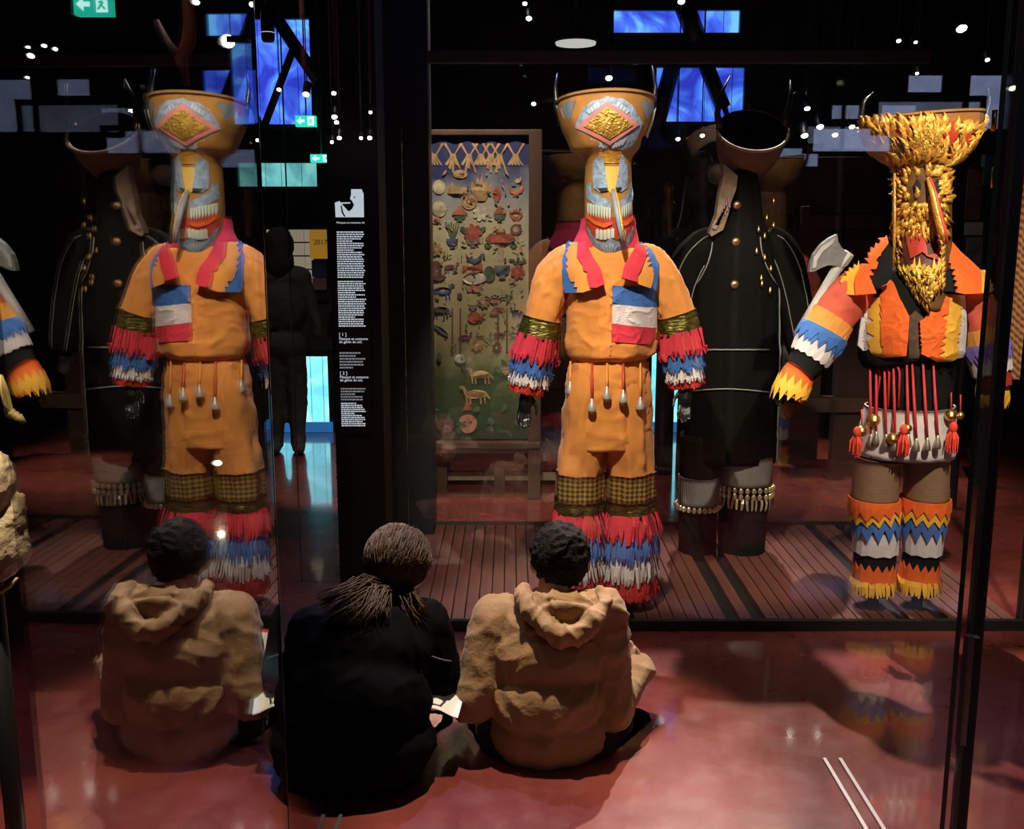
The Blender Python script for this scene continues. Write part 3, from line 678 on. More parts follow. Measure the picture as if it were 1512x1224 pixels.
md('beard', [(346, 945), (380, 1000), (415, 1045), (455, 1055), (495, 1028), (545, 1050), (590, 1035), (612, 1000), (634, 955), (630, 1020), (598, 1085), (545, 1130), (490, 1140), (430, 1112), (375, 1050)], .009, mblue)
for i in range(5):
    md('beard_ridge', [(440 + i * 22, 1062 + 5 * abs(i - 2)), (450 + i * 22, 1060 + 5 * abs(i - 2)), (470 + i * 12, 1115), (460 + i * 12, 1118)], .012, mat('pale_blue', (.45, .55, .68), .5))
nose = [ms.front(*hit(ms, 780 + x / 4.08, 100 + y / 4.08), o) for x, y, o in ((508, 735, .006), (518, 800, .03), (528, 880, .055), (540, 970, .075), (552, 1055, .085))]
no = tube('nose', nose, [.006, .011, .0115, .009, .004], mat('nose_blue', (.22, .25, .32), .5, var=.3), mo, 10)
tube('nose_ridge', [p + Vector((.008, -.003, 0)) for p in nose], [.003, .006, .007, .006, .002], gold, no, 8)
for k, pts in ((-1, ((828, 185, 0), (822, 158, 0), (820, 130, .02), (823, 108, .03))), (1, ((957, 185, 0), (965, 158, 0), (968, 128, .02), (963, 97, .03)))):
    tube('horn', [at(u, v, YM + dy) for u, v, dy in pts], [.012, .011, .008, .002], blackp, mo, 8)

# ---------------------------------------------------------------- C: flame striped costume
rC = empty('festival_costume', (at(1340, 900, YA).x, YA, .03), 'black spirit costume with flame orange, yellow and white jagged stripes', 'costume', 'costumes in the display case')
torC = Surf([rg(1325, 1390, 392, .07), rg(1300, 1412, 402, .10), rg(1288, 1418, 420, .125), rg(1276, 1424, 450, .135), rg(1268, 1426, 490, .14), rg(1268, 1424, 515, .14), rg(1282, 1414, 532, .12), rg(1290, 1402, 545, .11)], rnd_fold(21, .005, (2, 5)))
torC.mesh('jacket', black, rC, nt=40, na=64, cap=True)
c2 = cr(1112, 300, 3.78, torC)
def pd(name, pts, off, m, S_=None, par=None): return decal(S_ or torC, name, c2(pts), off, m, par or rC, th=.008)
pd('undershirt', [(862, 640), (905, 600), (950, 640), (945, 880), (860, 880)], .004, brown)
sw = pd('front_panel', [(612, 560), (685, 528), (700, 870), (642, 852), (582, 792), (590, 720), (612, 680)], .006, white)
pd('yellow_stripe', zigzag([(690, 870), (676, 760), (672, 640), (682, 528)], 8, 36, -1) + [(760, 510), (765, 850)], .012, yellow, par=sw)
pd('orange_stripe', [(845, 850)] + zigzag([(748, 858), (742, 740), (738, 600), (745, 450)], 9, 38, -1) + [(762, 425), (775, 440), (810, 530), (862, 630), (850, 680), (838, 720)], .018, hot, par=sw)
sw = pd('front_panel', [(1115, 510), (1174, 513), (1186, 700), (1166, 858), (1095, 868)], .006, white)
pd('yellow_stripe', [(1040, 505), (1128, 510)] + zigzag([(1128, 510), (1122, 640), (1110, 760), (1100, 880)], 8, 36, -1) + [(1015, 885), (1030, 700)], .012, yellow, par=sw)
pd('orange_stripe', zigzag([(955, 850), (948, 740), (945, 645)], 8, 26, -1) + [(1052, 505)] + zigzag([(1052, 505), (1040, 640), (1030, 760), (1018, 882)], 9, 38, -1), .018, hot, par=sw)
# epaulette collar
shl = Surf([rg(1310, 1400, 340, .05), rg(1285, 1420, 360, .085), rg(1262, 1440, 385, .12), rg(1240, 1458, 415, .15), rg(1225, 1470, 440, .165)])
ce = cr(1112, 300, 3.78, shl)
def pe(name, pts, off, m, par): return decal(shl, name, ce(pts), off, m, par, th=.01)
for k, (bl, orr, ye) in enumerate((
    ([(742, 190), (775, 250), (775, 420), (700, 480), (660, 450), (690, 330)], zigzag([(740, 180), (655, 240), (610, 320), (570, 400)], 8, 40, -1) + [(560, 450), (565, 512), (682, 502)] + zigzag([(682, 502), (655, 440), (690, 340), (735, 190)], 9, 40, -1),
     zigzag([(590, 320), (515, 370), (485, 420), (478, 470)], 6, 24, -1) + [(488, 506), (580, 514), (590, 420)]),
    ([(1075, 300), (1130, 300), (1180, 500), (1060, 490)], zigzag([(1170, 506), (1150, 400), (1110, 290), (1090, 200)], 9, 40, -1) + [(1150, 270), (1260, 372), (1265, 502)],
     [(1245, 375), (1275, 372)] + zigzag([(1275, 372), (1305, 430), (1322, 495)], 5, 24, -1) + [(1245, 502)]))):
    cb = pe('shoulder_collar', bl, .0, black, rC); pe('yellow_edge', ye, .006, yellow, cb); pe('orange_edge', orr, .014, hot, cb)
armC = [Surf(arm(p, y1=-.03), rnd_fold(sd, .004, (2, 5), 2)) for sd, p in (
    (26, ((1288, 412, 20), (1268, 425, 29), (1248, 445, 31), (1228, 470, 30), (1212, 495, 30), (1200, 515, 28), (1188, 533, 24), (1178, 545, 22))),
    (27, ((1410, 412, 20), (1426, 430, 28), (1440, 460, 28), (1450, 490, 26), (1456, 520, 25), (1460, 545, 23), (1463, 560, 20), (1464, 570, 18))))]
coral = mat('coral_cloth', (.62, .10, .06), .85, var=.25, vscale=20)
for k, S_ in enumerate(armC):
    sl = S_.mesh('sleeve', coral, rC, nt=36, na=44, cap=True)
    S_.jag('orange_band', orange2, sl, .47, .66, 20, .05, .005)
    S_.jag('blue_band', blue if k == 0 else purple, sl, .60, .78, 18, .09, .010)
    S_.jag('white_band', white, sl, .64, .88, 16, .02, .007, upper=.0)
    S_.jag('blue_flames', blue if k == 0 else purple, sl, .60, .76, 14, .10, .013)
    S_.mesh('black_cuff', black if k == 0 else mred, sl, .87, 1., 4, 40, .004)
# cuffs
cf = Surf(arm(((1186, 536, 17), (1178, 550, 23), (1168, 568, 25), (1158, 586, 22)), y1=-.04))
o = cf.mesh('flared_cuff', hot, rC, 0, 1, 10, 32, 0, inner=.0); cf.jag('yellow_edge', yellow, o, .72, 1.08, 14, .2, .004, upper=.25)
cf.mesh('cuff_lining', black, o, 0, 1, 6, 28, -.006)
gloved_hand(rC, at(1166, 566, YA - .03), (-.5, 0, -.8), 1, black, .75)
cf = Surf(arm(((1463, 556, 16), (1465, 575, 20), (1466, 592, 19), (1466, 602, 16))))
o = cf.mesh('flared_cuff', hot, rC, 0, 1, 8, 32, 0); cf.jag('yellow_edge', yellow, o, .4, 1.05, 12, .3, .004, upper=.3); gloved_hand(rC, at(1468, 585, YA), (0, 0, -1), -1, black, .8)
hipC = Surf([rg(1290, 1402, 528, .11), rg(1287, 1402, 560, .12), rg(1283, 1404, 600, .13), rg(1276, 1402, 640, .13), rg(1272, 1400, 672, .12)], rnd_fold(28, .006, (6, 9, 14), .6))
hipC.mesh('trouser_seat', black, rC, nt=20, na=56, cap=True)
zz = lambda S_, v: S_.tz(at(1340, v, YA).z)
sk = hipC.mesh('white_skirt', white, rC, zz(hipC, 598), 1., 10, 72, .012, off1=.02, inner=.006)
for sd, L in ((31, ((1270, 1335, 650, .1), (1265, 1325, 680, .095), (1261, 1321, 735, .09), (1262, 1324, 770, .09), (1262, 1322, 812, .085), (1262, 1319, 840, .08), (1262, 1318, 872, .085))),
              (32, ((1335, 1398, 650, .1), (1338, 1397, 680, .095), (1338, 1395, 735, .09), (1333, 1392, 770, .09), (1335, 1386, 812, .085), (1332, 1383, 840, .08), (1330, 1380, 872, .085)))):
    S_ = Surf([rg(*a) for a in L], rnd_fold(sd, .003, (3, 5), 1)); lg = S_.mesh('trouser_leg', black, rC, nt=26, na=44, cap=True)
    z = lambda v: zz(S_, v)
    S_.mesh('woven_band', woven, lg, z(676), z(738), 8, 44, .007, inner=.007)
    S_.jag('white_band', white, lg, z(780), z(814), 10, .01, .004)
    S_.jag('blue_band', blue, lg, z(756), z(792), 14, .08, .009)
    S_.jag('yellow_band', yellow, lg, z(740), z(769), 14, .05, .013)
    S_.jag('orange_band', hot, lg, z(734), z(758), 14, .05, .017)
    S_.jag('orange_hem', hot, lg, z(836), z(862), 16, .04, .006, upper=.05)
    S_.fringe('yellow_hem', yellow, lg, z(850), z(876), 46, .009, .004)
    tube('leg_post', [Vector((S_.c[-1][0], YA, .03)), Vector((S_.c[-1][0], YA, .3))], .022, blackm, rC, 12)
for u, v in ((1281, 655), (1290, 652), (1303, 655), (1316, 660), (1335, 655), (1347, 661), (1363, 660), (1378, 657)):
    bell(rC, hipC.front(*hit(hipC, u + (2 if u < 1340 else -2), 536), .012), hipC.front(*hit(hipC, u, v), .034), mat('dull_bell', (.5, .47, .38), .4, .9), mat('red_cord', (.6, .04, .05), .7), .0145)
for u, v in ((1307, 600), (1322, 600), (1293, 590)):
    q = hipC.front(*hit(hipC, u, 534), .012); tube('cord', [q, q + Vector((.012, -.01, -.04)), hipC.front(*hit(hipC, u + 2, v), .02)], .0045, MATS['red_cord'], rC, 6)
for u, v, r_ in ((1290, 619, .028), (1272, 634, .02), (1318, 645, .022), (1340, 630, .017), (1404, 611, .023), (1418, 611, .015)):
    p = hipC.front(*hit(hipC, min(u, 1396), v), .03); p.x = at(u, v, p.y).x
    b = lathe('ball_bell', [(0, r_), (r_ * .5, r_ * .87), (r_ * .87, r_ * .5), (r_, 0), (r_ * 1.04, -.002), (r_ * .87, -r_ * .5), (r_ * .5, -r_ * .87), (0, -r_)], p, brass, rC, 16)
    tube('cord', [p + Vector((0, 0, r_)), p + Vector((.004, .02, r_ + .06))], .003, MATS['red_cord'], b, 6)
def tassel(parent, top, L, r_, m, n=26):
    bm = bmesh.new(); top = Vector(top)
    ell(bm, top, (r_ * .7, r_ * .7, r_), seg=10)
    for i in range(n):
        a = R.random() * 6.28; q = R.random() * r_; e = top + Vector((math.cos(a) * q * 1.2, math.sin(a) * q, -L * R.uniform(.7, 1)))
        tubebm(bm, [top, (top + e) / 2 + Vector((math.cos(a), math.sin(a), 0)) * q * .5, e], [.004, .005, .0025], 4)
    return mkbm('tassel', bm, m, parent)
for u, v in ((1266, 635), (1335, 632), (1408, 628)):
    p = hipC.front(*hit(hipC, min(max(u, 1280), 1394), v), .04); p.x = at(u, v, p.y).x; tassel(rC, p, .1, .022, mat('tassel_red', (.7, .06, .03), .8))
tube('neck_post', [at(1360, 420, YA), at(1360, 335, YA)], .035, blackm, rC, 12)
# ---------------------------------------------------------------- mask of C: gilt openwork
mC = empty('spirit_mask', (at(1360, 455, YM).x, YM, at(1360, 455, YM).z), 'gilded carved openwork mask with wide bowl crown and pointed beard', 'mask', 'spirit masks')
bw = Surf([rg(1271, 1448, 172, .17, YM), rg(1272, 1448, 185, .17, YM), rg(1279, 1444, 205, .16, YM), rg(1292, 1434, 224, .14, YM), rg(1308, 1418, 240, .115, YM), rg(1322, 1403, 250, .10, YM)])
bo = bw.mesh('crown_bowl', mat('bowl_brown', (.26, .12, .035), .5, var=.3), mC, 0, 1, 24, 64, inner=.012)
Surf([rg(1270, 1449, 170, .173, YM), rg(1270, 1449, 174, .173, YM)]).mesh('rim', mat('rim_wood', (.35, .19, .07), .6), bo, 0, 1, 2, 64, .003, inner=.012)
fc = Surf([rg(1325, 1402, 236, .1, YM), rg(1321, 1403, 255, .1, YM), rg(1320, 1402, 330, .105, YM), rg(1319, 1400, 380, .1, YM, -.02), rg(1323, 1394, 405, .09, YM, -.045), rg(1336, 1384, 432, .055, YM, -.085), rg(1352, 1369, 458, .03, YM, -.115)])
fo = fc.mesh('face_shell', mat('face_black', (.15, .065, .02), .5, var=.5, vscale=30), mC, 0, 1, 40, 56, cap=True)
def leafrelief(name, S_, parent, items, m, off=.006, th=.008):
    """many carved flame leaves in one gilt relief: items (u, v, length px, angle deg, width px)"""
    V = []; Fc = []
    for (u, v, L, ang, wd) in items:
        d = (math.cos(math.radians(ang)), -math.sin(math.radians(ang))); n_ = (-d[1], d[0]); o_ = off + R.random() * .006; b0 = len(V)
        for q, wq, hh in ((0, .25, 0), (.25, .9, .006), (.55, .8, .008), (.8, .45, .007), (1, 0.05, .004)):
            bend = .18 * L * math.sin(q * 3)
            cx, cy = u + d[0] * L * q + n_[0] * bend, v + d[1] * L * q + n_[1] * bend
            for sgn, oo in ((-1, o_ - th), (0, o_ + hh), (1, o_ - th)):
                V.append(S_.wrap(cx + n_[0] * wd * .5 * wq * sgn, cy + n_[1] * wd * .5 * wq * sgn, oo))
        for q in range(4):
            a = b0 + q * 3; Fc += [(a, a + 1, a + 4, a + 3), (a + 1, a + 2, a + 5, a + 4)]
    return mk(name, V, Fc, m, parent, True)
it = []
for row, (v, n) in enumerate(((242, 12), (232, 15), (221, 18), (210, 21), (199, 22), (189, 22))):
    hw = (56, 68, 79, 86, 90, 91)[row]
    for i in range(n):
        u = 1362 - hw + 2 * hw * (i + .5) / n
        if row >= 2 and (1310 < u < 1330 or 1394 < u < 1414) and R.random() < .8: continue
        it.append((u, v + R.uniform(-3, 3), R.uniform(20, 30), 90 + (1362 - u) * .5 + R.uniform(-30, 30), R.uniform(10, 15)))
leafrelief('bowl_relief', bw, bo, it, gold)
it = [(1362, 215, 58, 90, 16), (1350, 222, 40, 100, 12), (1374, 222, 40, 80, 12), (1340, 232, 34, 118, 12), (1384, 232, 34, 62, 12), (1330, 246, 34, 140, 12), (1394, 246, 34, 40, 12), (1362, 236, 36, 90, 22)]
leafrelief('crown_flame', bw, bo, it, goldleaf, .014)
for s_ in (-1, 1):
    X = lambda x: 1362 + s_ * x
    decal(bw, 'red_inlay', [hit(bw, X(28), 196), hit(bw, X(46), 178), hit(bw, X(52), 200), hit(bw, X(40), 215)], .008, mred, bo, th=.006)
    decal(bw, 'red_inlay', [hit(bw, X(54), 210), hit(bw, X(68), 190), hit(bw, X(72), 205), hit(bw, X(58), 222)], .008, mred, bo, th=.006)
    decal(bw, 'crown_lip', [hit(bw, X(2), 226), hit(bw, X(24), 238), hit(bw, X(36), 248), hit(bw, X(36), 238), hit(bw, X(22), 226), hit(bw, X(4), 216)], .012, gold, bo, th=.01)
it = []
for v in range(246, 300, 7):
    for u in (1325, 1331, 1338, 1345, 1352, 1370, 1377, 1384, 1391, 1397):
        if 262 < v < 290 and 1344 < u < 1380: continue
        it.append((u + R.uniform(-3, 3), v + R.uniform(-3, 3), R.uniform(14, 20), 90 + (1362 - u) * 1.6 + R.uniform(-25, 25), R.uniform(8, 12)))
for v in range(298, 342, 7):
    for u in range(1324, 1401, 7):
        it.append((u + R.uniform(-3, 3), v + R.uniform(-3, 3), R.uniform(14, 20), -90 + (u - 1362) * .8 + R.uniform(-25, 25), R.uniform(8, 12)))
for v in range(338, 420, 8):
    for u in (1323, 1328, 1390, 1396): it.append((u, v, 15, -95 + (u - 1362) * -.3 + R.uniform(-20, 20), 7))
leafrelief('face_relief', fc, fo, it, gold)
it = [(u + R.uniform(-2, 2), v + R.uniform(-2, 2), R.uniform(14, 22), -90 + (1362 - u) * .9 + R.uniform(-20, 20), R.uniform(7, 10)) for v in range(390, 446, 6) for u in range(1326, 1398, 6) if abs(u - 1361) < (458 - v) * .62 + 3]
leafrelief('beard_relief', fc, fo, it, goldleaf, .01)
c3 = cr(1140, 120, 3.497, fc)
def cd(name, pts, off, m): return decal(fc, name, c3(pts), off, m, fo, .01, .006)
cd('mouth', [(645, 760), (700, 740), (800, 760), (880, 790), (890, 860), (880, 930), (800, 960), (700, 945), (650, 860)], .004, mat('mouth_dark', (.09, .02, .015), .5))
cd('tongue', [(690, 765), (780, 760), (770, 840), (790, 900), (840, 890), (870, 830), (850, 920), (800, 905), (770, 880), (710, 915), (700, 860), (690, 810)], .012, mred)
for x in (665, 690, 715, 740, 765, 855, 875): cd('tooth', [(x, 745), (x + 18, 745), (x + 12, 805)], .014, myel)
for x in (720, 745, 820, 845): cd('tooth', [(x, 960), (x + 18, 960), (x + 10, 905)], .014, myel)
for x in (745, 850): cd('eye_hollow', [(x - 18, 540), (x, 505), (x + 20, 535), (x + 15, 585), (x - 8, 595)], .010, mdark)
for x in (705, 850): cd('eye_slit', [(x, 655), (x + 35, 645), (x + 38, 665), (x + 5, 670)], .014, mdark)
nz = [fc.front(*hit(fc, 1140 + x / 3.497, 120 + y / 3.497), o) for x, y, o in ((800, 500, .01), (815, 580, .03), (825, 680, .05), (840, 770, .065), (852, 830, .07))]
no = tube('nose', nz, [.008, .012, .016, .016, .008], gold, fo, 10)
tube('nose_stripe', [p + Vector((.004, -.010, 0)) for p in nz], [.004, .006, .009, .008, .004], mred, no, 8)
for u in (1321, 1401):
    tube('side_rod', [at(u, 244, YM - .03), at(u, 330, YM - .04), at(u - (2 if u < 1350 else 3), 395, YM - .05)], .0055, gold, fo, 8)
for s_, pts in ((-1, ((1276, 190), (1272, 170), (1276, 150), (1290, 136))), (1, ((1449, 190), (1456, 172), (1462, 150), (1460, 130)))):
    tube('horn', [at(u, v, YM) for u, v in pts], [.011, .01, .007, .002], blackp, bo, 8)
# ---------------------------------------------------------------- axe beside costume C
c5 = lambda x, y, Y: at(1140 + x / 3.6, 280 + y / 3.6, Y)
YX = YA + .08
ax = empty('ceremonial_axe', c5(140, 780, YX), 'grey painted wooden axe with broad blade behind the flame costume sleeve', 'axe')
bm = bmesh.new(); prism(bm, [c5(x, y, YX - .02) for x, y in ((200, 437), (206, 395), (222, 345), (262, 292), (305, 258), (347, 237), (352, 275), (368, 305), (400, 335), (432, 358), (402, 402), (370, 418), (335, 405), (300, 402), (260, 416), (228, 434))], .03)
hd = mkbm('axe_head', bm, greywood, ax)
bm = bmesh.new(); prism(bm, [c5(x, y, YX - .026) for x, y in ((215, 420), (222, 360), (262, 305), (335, 255), (325, 285), (270, 330), (240, 375), (235, 412))], .008); mkbm('engraved_edge', bm, mat('axe_pale', (.36, .36, .36), .6, var=.3), hd)
tube('axe_handle', [c5(408, 335, YX), c5(340, 430, YX), c5(240, 600, YX), c5(140, 775, YX)], [.022, .02, .02, .023], mat('axe_handle_grey', (.42, .42, .42), .6, var=.3), ax, 12)
# ---------------------------------------------------------------- B: black costume seen from behind
YK = 4.56
rB = empty('festival_costume', (at(1085, 850, YK).x, YK, .03), 'black spirit costume turned away, with silver woven knee bands and white piping', 'costume', 'costumes in the display case')
tB = Surf([rg(1078, 1118, 250, .06, YK), rg(1072, 1122, 285, .075, YK), rg(1068, 1126, 318, .085, YK), rg(1052, 1136, 345, .115, YK), rg(1036, 1144, 375, .13, YK), rg(1024, 1148, 420, .14, YK), rg(1020, 1148, 480, .14, YK), rg(1016, 1148, 560, .14, YK), rg(1010, 1146, 620, .14, YK), rg(1006, 1143, 680, .12, YK)], rnd_fold(41, .006, (3, 5, 8), .5))
blk2 = mat('black_tunic', (.005, .005, .005), .8, spec=.06, var=.25, stretch=(4, 4, .5), bump=.25, bscale=12)
tb = tB.mesh('tunic', blk2, rB, nt=50, na=64, cap=True)
pip = mat('silver_piping', (.2, .195, .18), .5, .3)
def piping(pts, off=.006, r_=.004, name='piping'):
    return tube(name, [tB.front(*hit(tB, u, v), off) for u, v in pts], r_, pip, tb, 5)
piping([(1024 + i * 8, 516 + (i % 2) * .4) for i in range(15)]); piping([(1014 + i * 9, 578 - 4 * math.sin(i / 4)) for i in range(15)])
tube('piping', [tB.pos(math.radians(12), i / 40, .005) for i in range(12, 41)], .005, pip, tb, 5)
for x_ in (1052, 1122):
    piping([(x_ + (x_ - 1087) * .0 - (1 if x_ < 1087 else -1) * (i * i) * .4, 350 + i * 9) for i in range(9)], .008)
for u, v in ((1086, 357), (1084, 420), (1088, 303)):
    p = tB.front(*hit(tB, u, v), .006); b = lathe('brooch', [(0, .012), (.01, .01), (.018, .004), (.02, 0), (0, -.002)], p, mat('copper', (.65, .38, .2), .35, .9), rB, 8, tilt=Matrix.Rotation(PI / 2, 3, 'X'))
for i, (u, v) in enumerate(((1142, 298), (1132, 323), (1142, 334), (1120, 340), (1129, 350), (1117, 372), (1129, 382), (1138, 398), (1124, 412), (1125, 420), (1137, 430))):
    p = tB.front(*hit(tB, min(u, 1134), v), .014); p.x = at(u, v, p.y).x
    lathe('gold_drop', [(0, .02), (.005, .016), (.008, .004), (.009, 0), (.006, -.008), (0, -.012)], p, brass, rB, 10)
for sd, L, (va, vb) in ((42, ((1005, 1064, 640, .1), (1004, 1061, 700, .095), (1003, 1059, 745, .09), (1002, 1057, 800, .09), (1001, 1059, 832, .1)), (702, 742)),
                        (43, ((1062, 1144, 640, .1), (1064, 1140, 680, .095), (1066, 1137, 720, .09), (1062, 1131, 780, .09), (1061, 1127, 832, .1)), (672, 714))):
    S_ = Surf([rg(*a, YK) for a in L], rnd_fold(sd, .005, (3, 5, 8), 1)); lg = S_.mesh('trouser_leg', blk2, rB, nt=20, na=40, cap=True)
    z = lambda v: S_.tz(at(1085, v, YK).z)
    S_.mesh('silver_band', silverweave, lg, z(va), z(vb), 6, 40, .007, inner=.007)
    V = None
    for row in range(2 if sd == 43 else 1):
        bm = bmesh.new()
        for j in range(26):
            p = S_.pos(2 * PI * j / 26, z(vb + 4 + row * 9), .012); ell(bm, p, (.011, .006, .014), seg=8)
        mkbm('bead_row', bm, mat('pale_bead', (.66, .55, .36), .3, .8), lg)
    if sd == 43: S_.fringe('bead_tassels', mat('pale_bead2', (.5, .4, .27), .4, .6), lg, z(vb + 16), z(vb + 32), 34, .012, .002, .05, .5)
    tube('leg_post', [Vector((S_.c[-1][0], YK, .03)), Vector((S_.c[-1][0], YK, .25))], .022, blackm, rB, 12)
for k, p in enumerate((((1058, 350, 18), (1040, 365, 26), (1020, 390, 28), (1006, 430, 26), (998, 480, 24), (994, 520, 21)), ((1128, 350, 18), (1144, 365, 26), (1160, 395, 28), (1172, 440, 26), (1182, 490, 24), (1188, 520, 20)))):
    S_ = Surf(arm(p, YK, y1=.03), rnd_fold(44 + k, .005)); sl = S_.mesh('sleeve', blk2, rB, nt=24, na=36, cap=True)
    for a in (60, 120): tube('piping', [S_.pos(math.radians(a), i / 20, .005) for i in range(1, 21)], .003, pip, sl, 5)
    c = S_.c[-1]; gloved_hand(rB, (c[0], c[1], c[2]), (0, 0, -1), 1 if k == 0 else -1, black, .9)
# mask of B: back of the basket crown, long wooden face turned away
YN = YK - .03
mB = empty('spirit_mask', (at(1072, 345, YN).x, YN, at(1072, 345, YN).z), 'weathered wooden mask seen from behind with dark open basket and horns', 'mask', 'spirit masks')
RP = at(1111, 192, YN); TL = Matrix.Rotation(math.radians(40), 3, 'X')
bk = Surf([(RP.x, YN, RP.z - h, r_, r_) for h, r_ in ((0, .152), (.05, .148), (.12, .132), (.19, .105), (.25, .07), (.285, .03))])
basket = mat('basket_brown', (.17, .1, .07), .7, var=.35, vscale=12, bump=.4, bscale=30)
# open crown tipped towards the viewer
def tipped(o):
    l = wloc(o.parent)
    for v in o.data.vertices: v.co = RP + TL @ (v.co + l - RP) - l
    return o
bo2 = tipped(bk.mesh('basket_crown', basket, mB, 0, 1, 20, 56, 0, cap=False))
tipped(bk.mesh('basket_lining', mat('black_lining', (.002, .002, .002), .5, spec=.05), mB, 0, 1, 16, 56, -.008))
tube('rim', [RP + TL @ Vector((.153 * math.cos(a), -.153 * math.sin(a), 0)) for a in [PI * (i - 4) / 32 for i in range(41)]], .007, mat('rim_pale', (.34, .24, .16), .6), bo2, 8)
bm = bmesh.new()
c4 = lambda x, y, dy=0.: at(960 + x / 4.08, 180 + y / 4.08, YN + dy)
prism(bm, [c4(*q, -.06) for q in ((445, 255), (500, 300), (528, 325), (520, 400), (490, 480), (470, 560), (440, 650), (370, 690), (355, 670), (400, 560), (415, 450), (440, 330))], .06)
wf = mkbm('wooden_face', bm, palewood, mB)
bm = bmesh.new()
for i in range(7): prism(bm, [c4(375 + i * 15, 640 - i * 22, -.07), c4(395 + i * 15, 650 - i * 22, -.07), c4(425 + i * 9, 600 - i * 24, -.07), c4(412 + i * 9, 590 - i * 24, -.07)], .02)
mkbm('carved_teeth', bm, mat('dusty_mauve', (.3, .2, .2), .6, var=.3), wf)
for pts in (((1064, 195, 0), (1059, 168, 0), (1064, 140, .02), (1078, 112, .04)), ((1158, 190, 0), (1163, 165, 0), (1168, 140, .02), (1167, 118, .04))):
    tube('horn', [at(u, v, YN + d) for u, v, d in pts], [.018, .014, .009, .002], blackp, bo2, 10)
# ================================================================ VISITORS
def flr(o, z=.003):
    l = wloc(o).z
    for v in o.data.vertices:
        if v.co.z + l < z: v.co.z = z - l
    return o
def wr(seed, amp, sc=9., sc2=24.):
    off = Vector((seed * 7.3, seed * 3.1, seed))
    def f(p):
        w_ = nvec(p * sc * .5 + off) * .25
        a = 1 - abs(noise.noise((p + w_ / sc * 3) * sc + off)) * 2.2; c_ = 1 - abs(noise.noise((p + w_ / sc * 2) * sc * 2.1 - off)) * 2.4
        return amp * (max(-.6, a) ** 3 * .9 + max(-.6, c_) ** 3 * .45 + .15 * noise.noise(p * sc2 + off))
    return f
def fingers(bm, wrist, d, n, s=1., curl=.5):
    d = Vector(d).normalized(); n = Vector(n); n = (n - d * n.dot(d)).normalized(); t = d.cross(n); w0 = Vector(wrist)
    cap(bm, w0, w0 + d * .04 * s, .02 * s, .026 * s, 10); ell(bm, w0 + d * .045 * s, (.027 * s,) * 3, seg=10)
    for k, L in ((-1.5, .045), (-.5, .06), (.5, .064), (1.5, .054)):
        p = w0 + d * .06 * s + t * k * .0135 * s; q = p + d * L * .5 * s + n * .3 * curl * L * s; e = q + d * L * .3 * s + n * L * .5 * curl * s
        cap(bm, p, q, .0085 * s, .0078 * s, 8); cap(bm, q, e, .0078 * s, .0065 * s, 8)
    p = w0 + d * .015 * s + t * .024 * s; q = p + (d * .028 + t * .018 + n * .01) * s; cap(bm, p, q, .0105 * s, .009 * s, 8); cap(bm, q, q + (d * .02 + n * .012) * s, .009 * s, .007 * s, 8)
# ---------------------------------------------------------------- boy in the tan hooded jacket
P = at
boy = empty('person', (P(812, 1120, 2.75).x, 2.75, 0), 'seated visitor in a tan hooded jacket with short dark hair, back turned', 'person', 'seated visitors')
SHL, ELL, WRL = P(732, 912, 2.83), P(702, 1030, 2.74), P(742, 1040, 2.97)
SHR, ELR, WRR = P(890, 905, 2.83), P(905, 1045, 2.80), P(944, 985, 2.97)
HC = P(827, 824, 2.93)
tilt_h = Matrix.Rotation(math.radians(-28), 3, 'X')
def b(bm):
    ell(bm, P(808, 1075, 2.77), (.14, .10, .10)); cap(bm, P(808, 1050, 2.78), P(812, 915, 2.84), .10, .09)
    cap(bm, SHL, SHR, .045, .045); cap(bm, P(815, 900, 2.85), P(822, 830, 2.9), .05, .047)
    ell(bm, HC, (.075, .088, .098), tilt_h); ell(bm, HC + Vector((0, .055, -.05)), (.05, .05, .05)); ell(bm, HC + Vector((0, .10, -.03)), (.012, .02, .016))
    for s_ in (-1, 1): ell(bm, HC + Vector((s_ * .078, -.005, -.022)), (.013, .02, .028), Matrix.Rotation(s_ * .4, 3, 'Z'))
    for a, e, w_ in ((SHL, ELL, WRL), (SHR, ELR, WRR)): cap(bm, a, e, .04, .034); cap(bm, e, w_, .034, .024)
    fingers(bm, WRL, (-.25, .75, .25), (.4, 0, .8), .85); fingers(bm, WRR, (-.2, .5, .55), (-.7, -.2, .2), .85)
    for s_, kn, ft in ((-1, P(712, 1085, 3.0), P(830, 1060, 3.1)), (1, P(930, 1085, 2.97), P(790, 1060, 3.05))):
        cap(bm, P(808 + s_ * 45, 1095, 2.82), kn, .055, .045); cap(bm, kn, ft, .042, .03)
flr(blob('body', b, skin, boy, .009, 4))
for s_ in (-1, 1): lathe('eye', [(0, -.008), (.008, 0), (0, .008)], HC + Vector((s_ * .03, .083, -.01)), mdark, boy, 10)
def b(bm):
    ell(bm, P(808, 1082, 2.75), (.168, .125, .115)); ell(bm, P(806, 1035, 2.75), (.166, .122, .12)); ell(bm, P(806, 975, 2.78), (.163, .115, .12)); ell(bm, P(810, 925, 2.82), (.165, .105, .09))
    cap(bm, P(735, 915, 2.835), P(888, 905, 2.835), .066, .066); ell(bm, P(815, 895, 2.85), (.10, .07, .05))
    cap(bm, SHL, ELL, .07, .062); cap(bm, ELL, WRL, .06, .042); cap(bm, SHR, ELR, .07, .062); cap(bm, ELR, WRR, .06, .045)
    ell(bm, ELL + Vector((-.0, .01, -.01)), (.068, .07, .07)); ell(bm, ELR, (.065, .07, .07))
flr(blob('jacket', b, tan, boy, .008, 5, wr(3, .0095, 6.5, 22.)))
